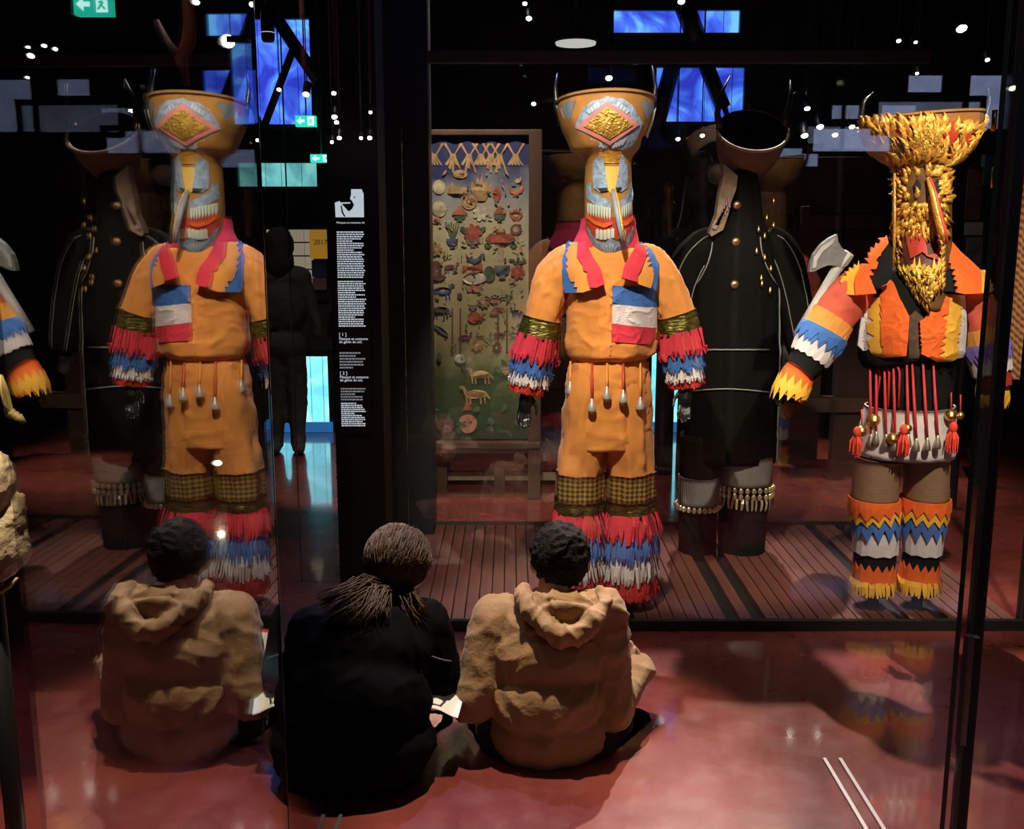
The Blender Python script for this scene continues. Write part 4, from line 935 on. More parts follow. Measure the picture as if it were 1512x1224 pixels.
def b(bm):
    pts = [(775, 872, 2.84), (770, 882, 2.79), (783, 902, 2.745), (803, 925, 2.715), (830, 940, 2.70), (858, 934, 2.705), (880, 914, 2.73), (894, 893, 2.78), (886, 876, 2.83)]
    rr = [.014, .018, .021, .024, .026, .024, .022, .018, .014]
    pp = [P(*q) for q in pts]
    for a, c, ra, rb in zip(pp, pp[1:], rr, rr[1:]): cap(bm, a, c, ra, rb, 12)
    ell(bm, P(832, 910, 2.765), (.085, .022, .06), Matrix.Rotation(.5, 3, 'X')); ell(bm, P(822, 892, 2.79), (.085, .03, .035))
    cap(bm, P(795, 880, 2.80), P(815, 920, 2.725), .014, .018); cap(bm, P(862, 880, 2.80), P(868, 915, 2.735), .014, .016)
blob('hood', b, tan, boy, .006, 3, wr(8, .013, 11., 34.))
def b(bm):
    for s_, kn, ft in ((-1, P(715, 1090, 2.99), P(830, 1075, 3.08)), (1, P(928, 1090, 2.96), P(790, 1075, 3.02))):
        cap(bm, P(808 + s_ * 50, 1105, 2.78), kn, .095, .068); cap(bm, kn, ft, .062, .05)
    ell(bm, P(808, 1112, 2.78), (.165, .12, .08))
flr(blob('trousers', b, mat('dark_trousers', (.02, .016, .014), .85, var=.2), boy, .011, 5, wr(5, .006)))
def b(bm):
    ell(bm, HC + Vector((0, -.012, .018)), (.086, .096, .094), tilt_h); ell(bm, HC + Vector((0, -.045, -.015)), (.07, .06, .06))
hr = wr(12, .009, 30, 60)
blob('hair', b, hair_b, boy, .006, 3, hr)
for s_, p in ((-1, P(835, 1080, 3.1)), (1, P(785, 1080, 3.06))):
    def b(bm): cap(bm, (p.x - s_ * .05, p.y, .045), (p.x + s_ * .08, p.y + .04, .035), .04, .033)
    flr(blob('shoe', b, mat('shoe_grey', (.1, .1, .1), .7), boy, .009, 4))
bc = P(738, 966, 3.01)
cb = empty('clipboard', bc, 'red clipboard with white paper held by the visitor in tan', 'clipboard')
def quadslab(name, c, ux, uy, w_, h_, th, m, par):
    c = Vector(c); ux = Vector(ux).normalized(); uy = Vector(uy); uy = (uy - ux * uy.dot(ux)).normalized(); n = ux.cross(uy)
    V = [c + ux * a * w_ / 2 + uy * d * h_ / 2 + n * e * th / 2 for e in (-1, 1) for a, d in ((-1, -1), (1, -1), (1, 1), (-1, 1))]
    return mk(name, V, [(3, 2, 1, 0), (4, 5, 6, 7), (0, 1, 5, 4), (1, 2, 6, 5), (2, 3, 7, 6), (3, 0, 4, 7)], m, par)
UX, UY = (.85, .45, -.05), (-.1, .55, .7)
quadslab('board', bc, UX, UY, .2, .15, .006, redplastic, cb); quadslab('sheet', bc + Vector((-.002, -.008, .006)), UX, UY, .17, .125, .002, paper, cb)
# ---------------------------------------------------------------- girl in black with the long hair
girl = empty('person', (P(530, 1120, 2.65).x, 2.65, 0), 'seated visitor in a black coat with long brown hair, leaning over paper', 'person', 'seated visitors')
GH = P(592, 829, 2.82)
GSR, GER, GWR = P(628, 935, 2.78), P(648, 1000, 2.76), P(676, 1012, 2.88)
GSL, GEL, GWL = P(470, 935, 2.72), P(445, 1040, 2.64), P(500, 1050, 2.9)
trot = Matrix.Rotation(math.radians(-22), 3, 'Z') @ Matrix.Rotation(math.radians(-30), 3, 'X')
def b(bm):
    ell(bm, P(535, 1085, 2.66), (.15, .12, .1)); cap(bm, P(535, 1060, 2.68), P(560, 930, 2.74), .1, .09); cap(bm, GSL, GSR, .045, .045)
    cap(bm, P(570, 910, 2.75), P(588, 850, 2.8), .05, .045); ell(bm, GH, (.074, .088, .098), trot); ell(bm, GH + Vector((.022, .05, -.05)), (.048, .05, .05)); ell(bm, GH + Vector((.05, .092, -.035)), (.013, .018, .015))
    for s_ in (-1, 1): ell(bm, GH + Vector((s_ * .075, -s_ * .03, -.02)), (.012, .02, .027))
    for a, e, w_ in ((GSL, GEL, GWL), (GSR, GER, GWR)): cap(bm, a, e, .04, .034); cap(bm, e, w_, .034, .024)
    fingers(bm, GWR, (.3, .8, -.2), (0, 0, -1), .85); fingers(bm, GWL, (.6, .6, -.1), (0, 0, -1), .85)
    for kn, ft in ((P(405, 1045, 2.92), P(560, 1060, 3.0)), (P(640, 1075, 2.95), P(520, 1060, 2.95))): cap(bm, P(535, 1090, 2.7), kn, .06, .045); cap(bm, kn, ft, .04, .03)
flr(blob('body', b, skin, girl, .01, 4))
for s_ in (-1, 1): lathe('eye', [(0, -.008), (.008, 0), (0, .008)], GH + Vector((.033 + s_ * .028, .076 - s_ * .012, -.01)), mdark, girl, 10)
coat = mat('black_coat', (.004, .004, .0045), .9, spec=.05)
def b(bm):
    ell(bm, P(530, 1095, 2.62), (.215, .18, .13)); ell(bm, P(528, 1030, 2.63), (.205, .16, .16)); ell(bm, P(540, 960, 2.69), (.19, .14, .13)); ell(bm, P(553, 925, 2.73), (.16, .12, .09))
    cap(bm, P(470, 945, 2.72), P(625, 925, 2.78), .085, .082); cap(bm, GSR, GER, .082, .07); cap(bm, GER, GWR, .066, .048)
    cap(bm, GSL, GEL, .085, .075); cap(bm, GEL, GWL, .07, .05); ell(bm, P(570, 905, 2.76), (.09, .08, .05)); ell(bm, P(470, 1100, 2.62), (.13, .14, .11))
flr(blob('coat', b, coat, girl, .012, 6, wr(15, .008)))
def b(bm):
    for kn, ft in ((P(408, 1050, 2.9), P(560, 1075, 3.0)), (P(640, 1098, 2.94), P(520, 1085, 2.94))): cap(bm, P(535, 1108, 2.68), kn, .09, .058); cap(bm, kn, ft, .065, .05)
flr(blob('trousers', b, mat('dark_jeans', (.012, .012, .014), .85), girl, .012, 5, wr(17, .005)))
def b(bm):
    ell(bm, GH + Vector((-.008, -.012, .016)), (.088, .098, .096), trot); ell(bm, GH + Vector((-.03, -.05, -.04)), (.06, .05, .055))
hb = blob('hair', b, hair_g, girl, .006, 4, wr(22, .004, 30, 70))
def strands(name, root, tips, n, rad, parent, m, sag=.02):
    bm = bmesh.new()
    for i in range(n):
        tp = tips[R.randrange(len(tips))]; e = P(*tp) + Vector((R.uniform(-.03, .03), R.uniform(-.03, .03), R.uniform(-.02, .02)))
        s0 = Vector(root) + Vector((R.uniform(-.03, .03), R.uniform(-.025, .02), R.uniform(-.025, .025)))
        q = s0.lerp(e, .4) + Vector((0, -.01, sag * R.uniform(.4, 1.6))); q2 = s0.lerp(e, .75) + Vector((R.uniform(-.01, .01), -.012, sag * .5))
        tubebm(bm, [s0, q, q2, e], [rad, rad * 1.3, rad, rad * .25], 4)
    return mkbm(name, bm, m, parent, True)
bm = bmesh.new(); tie = P(570, 868, 2.735)
for i in range(620):
    a = R.uniform(-PI, PI); e = R.uniform(-.25, 1.2)
    d0 = Vector((math.cos(a) * math.cos(e), math.sin(a) * math.cos(e), math.sin(e)))
    if d0.y > .55 and d0.z < .55: continue
    pts = []
    for k in range(5):
        q = trot @ Vector((d0.x * .094, d0.y * .104, d0.z * .102)) + GH + Vector((-.008, -.012, .016)); c_ = GH + Vector((-.008, -.012, .016))
        q = q.lerp(tie, k / 4); v_ = q - c_; l_ = v_.length; need = .099 if k < 4 else l_
        pts.append(c_ + v_ * (max(l_, need) / max(l_, 1e-4)))
    tubebm(bm, pts, [.0008, .0018, .002, .002, .0015], 3)
mkbm('combed_strands', bm, hair_g, hb, True)
strands('ponytail', P(572, 872, 2.74), [(490, 900, 2.63), (505, 912, 2.62), (525, 920, 2.61), (545, 918, 2.62), (478, 886, 2.65), (560, 912, 2.64), (500, 885, 2.66)], 620, .0019, hb, hair_g, .03)
strands('hair_lock', P(590, 872, 2.75), [(615, 915, 2.70), (605, 925, 2.69), (622, 905, 2.72)], 150, .0024, hb, hair_g, .02)
tube('hair_tie', [P(570, 868, 2.735) + Vector((.026 * math.cos(a), .01 * math.sin(a), .026 * math.sin(a))) for a in [6.3 * i / 14 for i in range(15)]], .006, mdark, hb, 6)
tube('sleeve_piping', [P(608, 957, 2.69), P(630, 967, 2.675), P(655, 975, 2.68), P(672, 977, 2.75)], .003, mat('grey_piping', (.1, .11, .12), .6), girl, 5)
# sheets of paper
def sheet(name, corners, label, m=paper, sag=.006):
    A, B, C, D = [Vector(c) for c in corners]; V = []; Fc = []; n = 8
    for i in range(n + 1):
        for j in range(n + 1):
            a, b_ = i / n, j / n; p = A.lerp(B, a).lerp(D.lerp(C, a), b_); p.z += sag * math.sin(a * 5 + b_ * 2); V.append(p)
    nb = len(V); V += [v + Vector((0, 0, -.0015)) for v in V]
    for i in range(n):
        for j in range(n):
            q = i * (n + 1) + j; f = (q, q + n + 1, q + n + 2, q + 1); Fc.append(f); Fc.append(tuple(reversed([x + nb for x in f])))
    o = mk(name, V, Fc, m, None, True, loc=(A + C) / 2); return tag(o, label, 'paper')
sheet('paper_sheet', (P(628, 1046, 2.64), P(676, 1057, 2.64), P(686, 1026, 2.72), P(630, 1012, 2.72)), 'white sheet of paper on the lap of visitor in black coat')
# ---------------------------------------------------------------- standing visitor far behind
YS = 6.85
std = empty('person', (P(424, 665, YS).x, YS, 0), 'standing visitor in dark clothes silhouetted against the turquoise window', 'person')
def b(bm):
    ell(bm, P(412, 366, YS), (.08, .095, .105)); cap(bm, P(412, 392, YS), P(414, 378, YS), .05, .05); cap(bm, P(398, 408, YS), P(442, 412, YS), .085, .085)
    ell(bm, P(420, 450, YS), (.17, .12, .22)); ell(bm, P(421, 510, YS), (.155, .12, .12))
    for hx, kx, ax_ in ((410, 408, 408), (434, 440, 440)): cap(bm, P(hx, 530, YS), P(kx, 595, YS), .085, .065); cap(bm, P(kx, 595, YS), P(ax_, 655, YS), .063, .05)
    for sx, ex, wx, vy in ((393, 385, 392, 500), (447, 462, 470, 482)): cap(bm, P(sx, 412, YS), P(ex, 460, YS - .05), .055, .045); cap(bm, P(ex, 460, YS - .05), P(wx, vy, YS - .12), .043, .032); fingers(bm, P(wx, vy, YS - .12), (.1, -.3, -1), (0, -1, 0), .9)
    for ax_ in (406, 441): cap(bm, P(ax_, 658, YS), P(ax_, 662, YS - .16), .045, .04)
flr(blob('body', b, mat('dark_visitor', (.03, .027, .027), .85, var=.3), std, .016, 5, wr(31, .006)))
def b(bm): ell(bm, P(412, 362, YS + .01), (.095, .105, .12)); ell(bm, P(412, 388, YS - .03), (.1, .08, .13))
blob('hair', b, hair_b, std, .014, 4, wr(33, .008, 20, 40))
# ================================================================ OBJECTS AROUND THE CASE
# painted cloth hanging behind the case
YT = 5.6
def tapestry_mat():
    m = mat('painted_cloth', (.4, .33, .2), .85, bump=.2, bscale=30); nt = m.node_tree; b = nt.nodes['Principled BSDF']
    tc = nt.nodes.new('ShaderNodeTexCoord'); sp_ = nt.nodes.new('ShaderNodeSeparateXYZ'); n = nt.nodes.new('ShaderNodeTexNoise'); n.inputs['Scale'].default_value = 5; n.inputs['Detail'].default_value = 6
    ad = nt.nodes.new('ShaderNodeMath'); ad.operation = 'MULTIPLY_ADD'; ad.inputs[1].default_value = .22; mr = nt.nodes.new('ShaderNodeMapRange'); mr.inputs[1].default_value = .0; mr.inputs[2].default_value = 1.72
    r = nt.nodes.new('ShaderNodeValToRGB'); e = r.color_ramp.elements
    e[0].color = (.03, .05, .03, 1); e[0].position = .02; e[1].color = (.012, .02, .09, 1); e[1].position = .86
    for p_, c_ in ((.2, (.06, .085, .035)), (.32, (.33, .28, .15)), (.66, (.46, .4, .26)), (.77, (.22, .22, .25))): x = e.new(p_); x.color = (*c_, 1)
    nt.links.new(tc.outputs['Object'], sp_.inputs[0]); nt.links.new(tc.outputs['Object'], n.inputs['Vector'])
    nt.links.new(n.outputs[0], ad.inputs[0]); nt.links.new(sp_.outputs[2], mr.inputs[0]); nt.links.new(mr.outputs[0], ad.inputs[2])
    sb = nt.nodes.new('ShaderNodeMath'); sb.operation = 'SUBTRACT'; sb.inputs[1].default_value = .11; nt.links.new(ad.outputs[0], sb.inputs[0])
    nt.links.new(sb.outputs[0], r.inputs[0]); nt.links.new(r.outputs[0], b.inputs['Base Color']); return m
tl, tr_ = at(634, 648, YT), at(781, 200, YT)
tp_ = empty('painted_banner', ((tl.x + tr_.x) / 2, YT, tl.z), 'painted cloth banner of animals, flowers and emblems in a dark wooden frame', 'banner')
V = []; Fc = []; nx_, nz_ = 30, 20
for i in range(nx_ + 1):
    for j in range(nz_ + 1):
        x = tl.x + (tr_.x - tl.x) * i / nx_; V.append((x, YT + .006 * math.sin(i * .9) * (1 - .4 * j / nz_), tl.z + (tr_.z - tl.z) * j / nz_))
for i in range(nx_):
    for j in range(nz_): q = i * (nz_ + 1) + j; Fc.append((q, q + nz_ + 1, q + nz_ + 2, q + 1))
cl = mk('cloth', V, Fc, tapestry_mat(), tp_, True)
PC = {k: mat('paint_' + k, tuple(.8 * q + .03 for q in c), .9, var=.5, vscale=22) for k, c in dict(tan=(.42, .24, .1), cream=(.55, .46, .3), rust=(.4, .09, .03), red=(.42, .06, .03), blue=(.05, .08, .2), green=(.07, .12, .05), maroon=(.16, .05, .04), pink=(.5, .2, .14), white=(.6, .55, .45), dark=(.04, .03, .03), slate=(.14, .17, .18)).items()}
mv, mf, mi_ = [], [], []; keys = list(PC)
lay_n = [0]
def mpoly(pts, k):
    lay_n[0] += 1; b0 = len(mv)
    for x, y in pts: q = at(620 + x / 2.55, 180 + y / 2.55, YT); q.y = YT + .006 * math.sin((q.x - tl.x) / (tr_.x - tl.x) * 30 * .9) * (1 - .4 * max(0, min(1, (q.z - tl.z) / (tr_.z - tl.z)))) - .0022 - .000012 * lay_n[0]; mv.append(q)
    mf.append(tuple(range(b0, b0 + len(pts)))); mi_.append(keys.index(k))
def mell(x, y, rx, ry, k, n=14, rot=0.): mpoly([(x + rx * math.cos(a) * math.cos(rot) - ry * math.sin(a) * math.sin(rot), y + rx * math.cos(a) * math.sin(rot) + ry * math.sin(a) * math.cos(rot)) for a in [2 * PI * i / n for i in range(n)]], k)
def flame(x, y, w_, h_, k):
    mpoly([(x - w_ * .2, y + h_ / 2), (x - w_ / 2, y + h_ * .1), (x - w_ * .45, y - h_ * .2), (x - w_ * .25, y - h_ * .05), (x - w_ * .2, y - h_ * .35), (x - w_ * .05, y - h_ * .2), (x + w_ * .05, y - h_ / 2), (x + w_ * .12, y - h_ * .15), (x + w_ * .28, y - h_ * .32), (x + w_ * .3, y - h_ * .03), (x + w_ / 2, y - h_ * .15), (x + w_ * .48, y + h_ * .15), (x + w_ * .2, y + h_ / 2)], k)
def bowl(x, y, w_, h_, k): mpoly([(x - w_ / 2, y - h_ / 2), (x + w_ / 2, y - h_ / 2), (x + w_ * .38, y + h_ * .1), (x + w_ * .15, y + h_ * .25), (x + w_ * .22, y + h_ / 2), (x - w_ * .22, y + h_ / 2), (x - w_ * .15, y + h_ * .25), (x - w_ * .38, y + h_ * .1)], k)
def beast(x, y, s_, k, f=1):
    mell(x, y, s_, s_ * .38, k, 16); mpoly([(x + f * s_ * .7, y - s_ * .1), (x + f * s_ * .95, y - s_ * .7), (x + f * s_ * 1.35, y - s_ * .72), (x + f * s_ * 1.4, y - s_ * .5), (x + f * s_ * 1.1, y - s_ * .4), (x + f * s_ * .95, y + s_ * .1)], k)
    for dx in (-.8, -.5, .4, .75): mpoly([(x + dx * s_ - s_ * .1, y), (x + dx * s_ + s_ * .1, y), (x + dx * s_ + s_ * .14, y + s_ * .85), (x + dx * s_ + s_ * .0, y + s_ * .85)], k)
    mpoly([(x - f * s_ * .9, y - s_ * .2), (x - f * s_ * 1.3, y + s_ * .35), (x - f * s_ * 1.15, y + s_ * .4), (x - f * s_ * .8, y + s_ * .05)], k)
def flower(x, y, r_, k, c='cream'):
    for i in range(7): a = i * .9; mell(x + r_ * .6 * math.cos(a), y + r_ * .6 * math.sin(a), r_ * .42, r_ * .3, k, 8, a)
    mell(x, y, r_ * .3, r_ * .3, c, 8)
for i, x in enumerate((55, 125, 185, 230, 268, 300, 360)):
    for q in range(5): mpoly([(x - 4 + (q - 2) * 2, 125), (x + 4 + (q - 2) * 2, 125), (x + (q - 2) * 13 + 4, 165 + 14 * ((q * i) % 3)), (x + (q - 2) * 13 - 5, 160 + 14 * ((q * i) % 3))], 'tan')
    for sg in (-1, 1): mpoly([(x, 130), (x + sg * 10, 122), (x + sg * 36, 82), (x + sg * 26, 80)], 'tan' if i % 2 else 'pink')
    mell(x, 128, 12, 9, 'tan', 10)
mell(152, 197, 28, 17, 'tan'); mell(152, 197, 16, 9, 'blue'); mell(152, 197, 6, 6, 'tan')
mell(72, 245, 24, 28, 'cream'); mpoly([(105, 245), (178, 245), (178, 270), (105, 270)], 'tan'); flame(230, 245, 80, 105, 'tan'); mell(230, 262, 22, 26, 'cream'); mell(228, 258, 10, 12, 'rust')
mell(186, 300, 30, 30, 'tan'); mell(186, 300, 19, 19, 'cream'); flower(186, 300, 16, 'rust'); flame(290, 265, 34, 70, 'red'); bowl(362, 262, 60, 40, 'rust'); mell(367, 222, 9, 9, 'cream')
mell(74, 328, 28, 30, 'cream'); mell(60, 370, 18, 14, 'pink'); mpoly([(118, 350), (150, 312), (182, 350)], 'rust'); bowl(150, 362, 50, 24, 'green'); flower(228, 345, 30, 'white'); mpoly([(276, 346), (300, 312), (322, 346)], 'rust'); bowl(300, 362, 46, 28, 'green'); flame(362, 345, 50, 50, 'rust'); mell(362, 405, 22, 20, 'maroon'); mell(362, 405, 12, 11, 'tan')
for q in range(6): mpoly([(116 + q * 2, 440), (122 + q * 2, 440), (100 + q * 10, 375 + 6 * (q % 2)), (95 + q * 10, 378 + 6 * (q % 2))], 'green')
bowl(122, 458, 46, 36, 'blue'); flower(200, 418, 36, 'red', 'rust')
for sg in (-1, 1): mell(200 + sg * 32, 408, 20, 10, 'green', 10, sg * -.6)
bowl(200, 455, 54, 34, 'slate')
mpoly([(245, 440), (265, 420), (300, 425), (345, 420), (362, 440), (340, 455), (300, 460), (262, 455)], 'red'); mell(303, 412, 20, 12, 'maroon'); mpoly([(290, 415), (303, 385), (318, 415)], 'tan')
for sg in (-1, 1):
    for q in range(6): mell(304 + sg * (48 + 9 * math.cos(q)), 462 + 10 * math.sin(q), 5, 5, 'green', 8)
for q in range(3): mpoly([(296 + q * 8, 460), (299 + q * 8, 460), (298 + q * 8, 520), (296 + q * 8, 520)], 'tan')
mpoly([(172, 495), (190, 515), (215, 515), (236, 492), (232, 520), (205, 535), (180, 522)], 'blue'); mpoly([(160, 540), (190, 545), (235, 532), (238, 560), (200, 572), (160, 565)], 'rust'); mell(205, 590, 46, 22, 'white'); mpoly([(168, 610), (185, 622), (200, 608), (215, 622), (234, 608), (225, 640), (180, 640)], 'pink')
bowl(310, 565, 62, 50, 'slate'); mell(262, 572, 22, 30, 'green'); flower(368, 565, 28, 'red', 'pink')
for q in range(5): mell(345 + q * 12, 520 + 8 * (q % 2), 12, 5, 'green', 8, q)
mell(58, 550, 26, 28, 'maroon'); mell(62, 585, 34, 14, 'maroon'); beast(118, 545, 22, 'maroon'); beast(85, 635, 34, 'blue'); beast(78, 708, 32, 'dark', -1); mell(150, 655, 10, 12, 'maroon'); mell(205, 735, 26, 22, 'rust'); bowl(200, 700, 34, 22, 'slate'); mpoly([(175, 755), (240, 730), (238, 745)], 'red')
for q in range(14): mell(285 + 26 * math.cos(q * 2.1) * (q % 4) / 3, 705 + 34 * math.sin(q * 2.1) * (q % 3) / 2, 10, 8, 'pink' if q % 3 else 'rust', 8)
for q in range(9): mell(250 + q * 11, 660 + 6 * math.sin(q * 1.5), 8, 4, 'dark', 8, math.sin(q))
mell(80, 785, 34, 9, 'blue', 12, .6); beast(365, 715, 20, 'dark', -1); flower(60, 480, 26, 'tan'); flower(240, 680, 22, 'tan'); beast(170, 810, 20, 'maroon'); beast(230, 805, 16, 'tan', -1); beast(300, 800, 20, 'maroon'); beast(355, 800, 18, 'slate', -1); flower(215, 840, 24, 'tan'); flower(290, 850, 20, 'maroon')
for x in (120, 325, 150, 292): mpoly([(x, 700), (x + 5, 700), (x + 6, 870), (x - 1, 870)], 'maroon')
mell(152, 892, 22, 18, 'white'); mell(150, 893, 12, 9, 'dark'); beast(228, 952, 40, 'tan', -1); beast(210, 1025, 44, 'tan', -1); beast(325, 930, 16, 'tan'); flower(325, 935, 20, 'tan'); mell(180, 1135, 36, 36, 'pink'); mell(96, 1140, 34, 30, 'maroon'); mpoly([(160, 1085), (180, 1040), (198, 1085)], 'rust')
for x, y in ((168, 1130), (192, 1130), (86, 1135), (106, 1135)): mell(x, y, 5, 4, 'dark', 8)
for q in range(22): mell(40 + R.random() * 350, 880 + R.random() * 290, R.uniform(8, 22), R.uniform(5, 12), 'green', 9, R.random() * 3)
for q in range(150):
    x, y = 30 + R.random() * 360, 190 + R.random() * 680
    mell(x, y, R.uniform(4, 13), R.uniform(1.5, 5), R.choice(('tan', 'maroon', 'green', 'tan', 'slate', 'pink')), 8, R.random() * 3)
mk('painted_motifs', mv, mf, [PC[k] for k in keys], cl, mi=mi_)
fw = .045
for n_, lo, hi in (('frame_side', (tr_.x + .0, YT - .03, 0), (tr_.x + .07, YT + .03, tr_.z + .03)), ('frame_side', (tl.x - .02, YT - .03, 0), (tl.x, YT + .03, tr_.z + .03)),
                   ('frame_foot', (tl.x - .02, YT - .04, tl.z - .05), (tr_.x + .07, YT + .02, tl.z - .012)), ('frame_head', (tl.x - .02, YT - .02, tr_.z), (tr_.x + .07, YT + .03, tr_.z + .03))): box(n_, lo, hi, wood, tp_, .006)
# low wooden bench under the banner
q0, q1 = fl(640, 725), fl(835, 725); b0 = empty('bench', ((q0.x + q1.x) / 2, q0.y, 0), 'low dark wooden bench under the painted banner', 'bench')
hz = at(700, 668, q0.y).z
box('seat', (q0.x, q0.y - .02, hz - .05), (q1.x + .1, q0.y + .35, hz), wood, b0, .006); box('lower_rail', (q0.x, q0.y + .1, .04), (q1.x + .1, q0.y + .14, .09), palewood, b0)
for x in (q0.x + .05, (q0.x + q1.x) / 2, q1.x): box('leg', (x - .03, q0.y, 0), (x + .03, q0.y + .3, hz - .05), wood, b0)
# pendant lamps, added hanging in place of reflected lamp dots
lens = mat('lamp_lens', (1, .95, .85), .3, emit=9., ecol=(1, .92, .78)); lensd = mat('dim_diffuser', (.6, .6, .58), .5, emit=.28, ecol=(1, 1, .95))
def glint(p, r_, label, aim=(0, -.55, -.8)):
    root = empty('spotlight', (p.x, p.y, p.z), label, 'spotlight', 'lamps added for reflected dots under the dark ceiling')
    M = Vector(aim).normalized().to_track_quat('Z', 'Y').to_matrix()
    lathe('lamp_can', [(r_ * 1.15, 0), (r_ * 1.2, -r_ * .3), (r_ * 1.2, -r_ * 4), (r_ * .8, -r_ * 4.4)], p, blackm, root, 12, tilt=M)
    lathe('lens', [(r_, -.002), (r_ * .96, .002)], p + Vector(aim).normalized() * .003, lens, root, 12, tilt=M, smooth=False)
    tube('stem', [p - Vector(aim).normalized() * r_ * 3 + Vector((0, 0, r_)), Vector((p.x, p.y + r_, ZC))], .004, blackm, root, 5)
YP = 7.0
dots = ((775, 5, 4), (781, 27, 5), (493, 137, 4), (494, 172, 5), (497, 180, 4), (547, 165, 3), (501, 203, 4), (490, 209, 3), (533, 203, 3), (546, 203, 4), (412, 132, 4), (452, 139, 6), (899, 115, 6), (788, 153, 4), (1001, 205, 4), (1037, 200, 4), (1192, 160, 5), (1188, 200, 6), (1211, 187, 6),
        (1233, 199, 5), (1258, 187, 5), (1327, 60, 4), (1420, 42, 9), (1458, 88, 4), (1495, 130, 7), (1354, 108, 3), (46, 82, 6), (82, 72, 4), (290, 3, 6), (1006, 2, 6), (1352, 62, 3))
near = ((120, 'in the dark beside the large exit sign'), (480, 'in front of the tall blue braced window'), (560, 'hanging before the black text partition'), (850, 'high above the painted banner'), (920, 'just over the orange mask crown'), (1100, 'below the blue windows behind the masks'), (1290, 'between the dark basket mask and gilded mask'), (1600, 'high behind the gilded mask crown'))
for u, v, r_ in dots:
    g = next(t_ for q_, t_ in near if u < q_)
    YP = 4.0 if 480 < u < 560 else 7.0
    glint(at(u, v, YP), r_ * YP / FPX * .8, 'small bright pendant lamp added for a reflected dot ' + g)
# main beams come from unseen spots without fixtures
# projector with round lamp in front of the blue window
pj = empty('stage_lantern', at(355, 45, 6.4), 'grey boxy stage lantern beside a bright round lamp', 'stage lantern')
p = at(355, 47, 6.4); greymet = mat('grey_metal', (.12, .13, .14), .5)
box('housing', (p.x - .065, 6.34, p.z - .05), (p.x + .065, 6.5, p.z + .07), greymet, pj, .008); box('gel_frame', (p.x - .06, 6.3, p.z - .075), (p.x + .06, 6.345, p.z - .04), greymet, pj, .004)
lathe('round_lamp', [(.04, 0), (.045, -.02), (.03, -.06)], at(337, 61, 6.36), greymet, pj, 16, tilt=Matrix.Rotation(2.2, 3, 'X')); lathe('lens', [(.04, 0), (.036, .006)], at(337, 61, 6.33), lens, pj, 16, tilt=Matrix.Rotation(2.0, 3, 'X'))
tube('stem', [p, Vector((p.x, 6.42, ZC))], .008, blackm, pj, 6)
pj = empty('cylinder_spotlight', at(396, 60, 6.3), 'black upright cylinder spotlight in front of the blue window', 'spotlight'); p = at(396, 62, 6.3)
lathe('lamp_can', [(.032, 0), (.04, .02), (.04, .17), (.02, .2)], p, blackm, pj, 16); tube('stem', [p + Vector((0, 0, .2)), Vector((p.x, p.y, ZC))], .01, blackm, pj, 6)
lathe('glow_ring', [(.0405, .05), (.0405, .054)], p, lensd, pj, 16)
# round diffuser standing in for a lamp reflection above the orange mask
p = at(850, 66, 5.9); dl = empty('reflection_disc', p, 'flat round disc added for a lamp reflection above the orange mask', 'lamp')
lathe('disc', [(.11, .0), (.113, .012)], p, lensd, dl, 28); lathe('backing', [(.118, .012), (.118, .03), (.05, .05)], p, blackm, dl, 28); tube('stem', [p + Vector((0, 0, .05)), Vector((p.x, p.y, ZC))], .006, blackm, dl, 6)
# exit signs
eg = mat('exit_green', (.02, .3, .2), .5, emit=.75, ecol=(.02, .62, .45)); ew = mat('exit_white', (.8, .9, .9), .5, emit=1.1, ecol=(.6, 1, .95))
def exit_sign(u0, u1, v0, v1, Y, label):
    a, b_ = at(u0, v1, Y), at(u1, v0, Y); w_, h_ = b_.x - a.x, b_.z - a.z; root = empty('exit_sign', (a.x + w_ / 2, Y, a.z), label, 'exit sign', 'exit signs')
    box('housing', (a.x, Y - .02, a.z), (b_.x, Y + .04, b_.z), eg, root, .003)
    def gl(name, pts): mk(name, [(a.x + w_ * x, Y - .0215, a.z + h_ * y) for x, y in pts], [tuple(range(len(pts)))], ew, root)
    gl('arrow', [(.08, .5), (.28, .85), (.28, .62), (.46, .62), (.46, .38), (.28, .38), (.28, .15)])
    gl('door_pictogram', [(.62, .1), (.94, .1), (.94, .9), (.62, .9)])
    def gg(pts): mk('running_figure', [(a.x + w_ * x, Y - .0225, a.z + h_ * y) for x, y in pts], [tuple(range(len(pts)))], eg, root)
    gg([(.76, .72), (.82, .72), (.82, .84), (.76, .84)]); gg([(.70, .62), (.80, .68), (.84, .55), (.80, .45), (.88, .3), (.84, .22), (.76, .4), (.70, .22), (.64, .26), (.72, .46), (.74, .56), (.68, .54)])
    tube('stem', [(a.x + w_ / 2, Y + .02, b_.z), (a.x + w_ / 2, Y + .02, ZC)], .006, blackm, root, 5)
exit_sign(459, 489, 228, 240, 6.6, 'green exit sign at the corner of the pale teal window'); exit_sign(437, 466, 171, 187, 7.2, 'green exit sign in front of the blue braced window'); exit_sign(112, 164, -8, 23, 4.6, 'large bright green exit sign hanging high on the dark side')
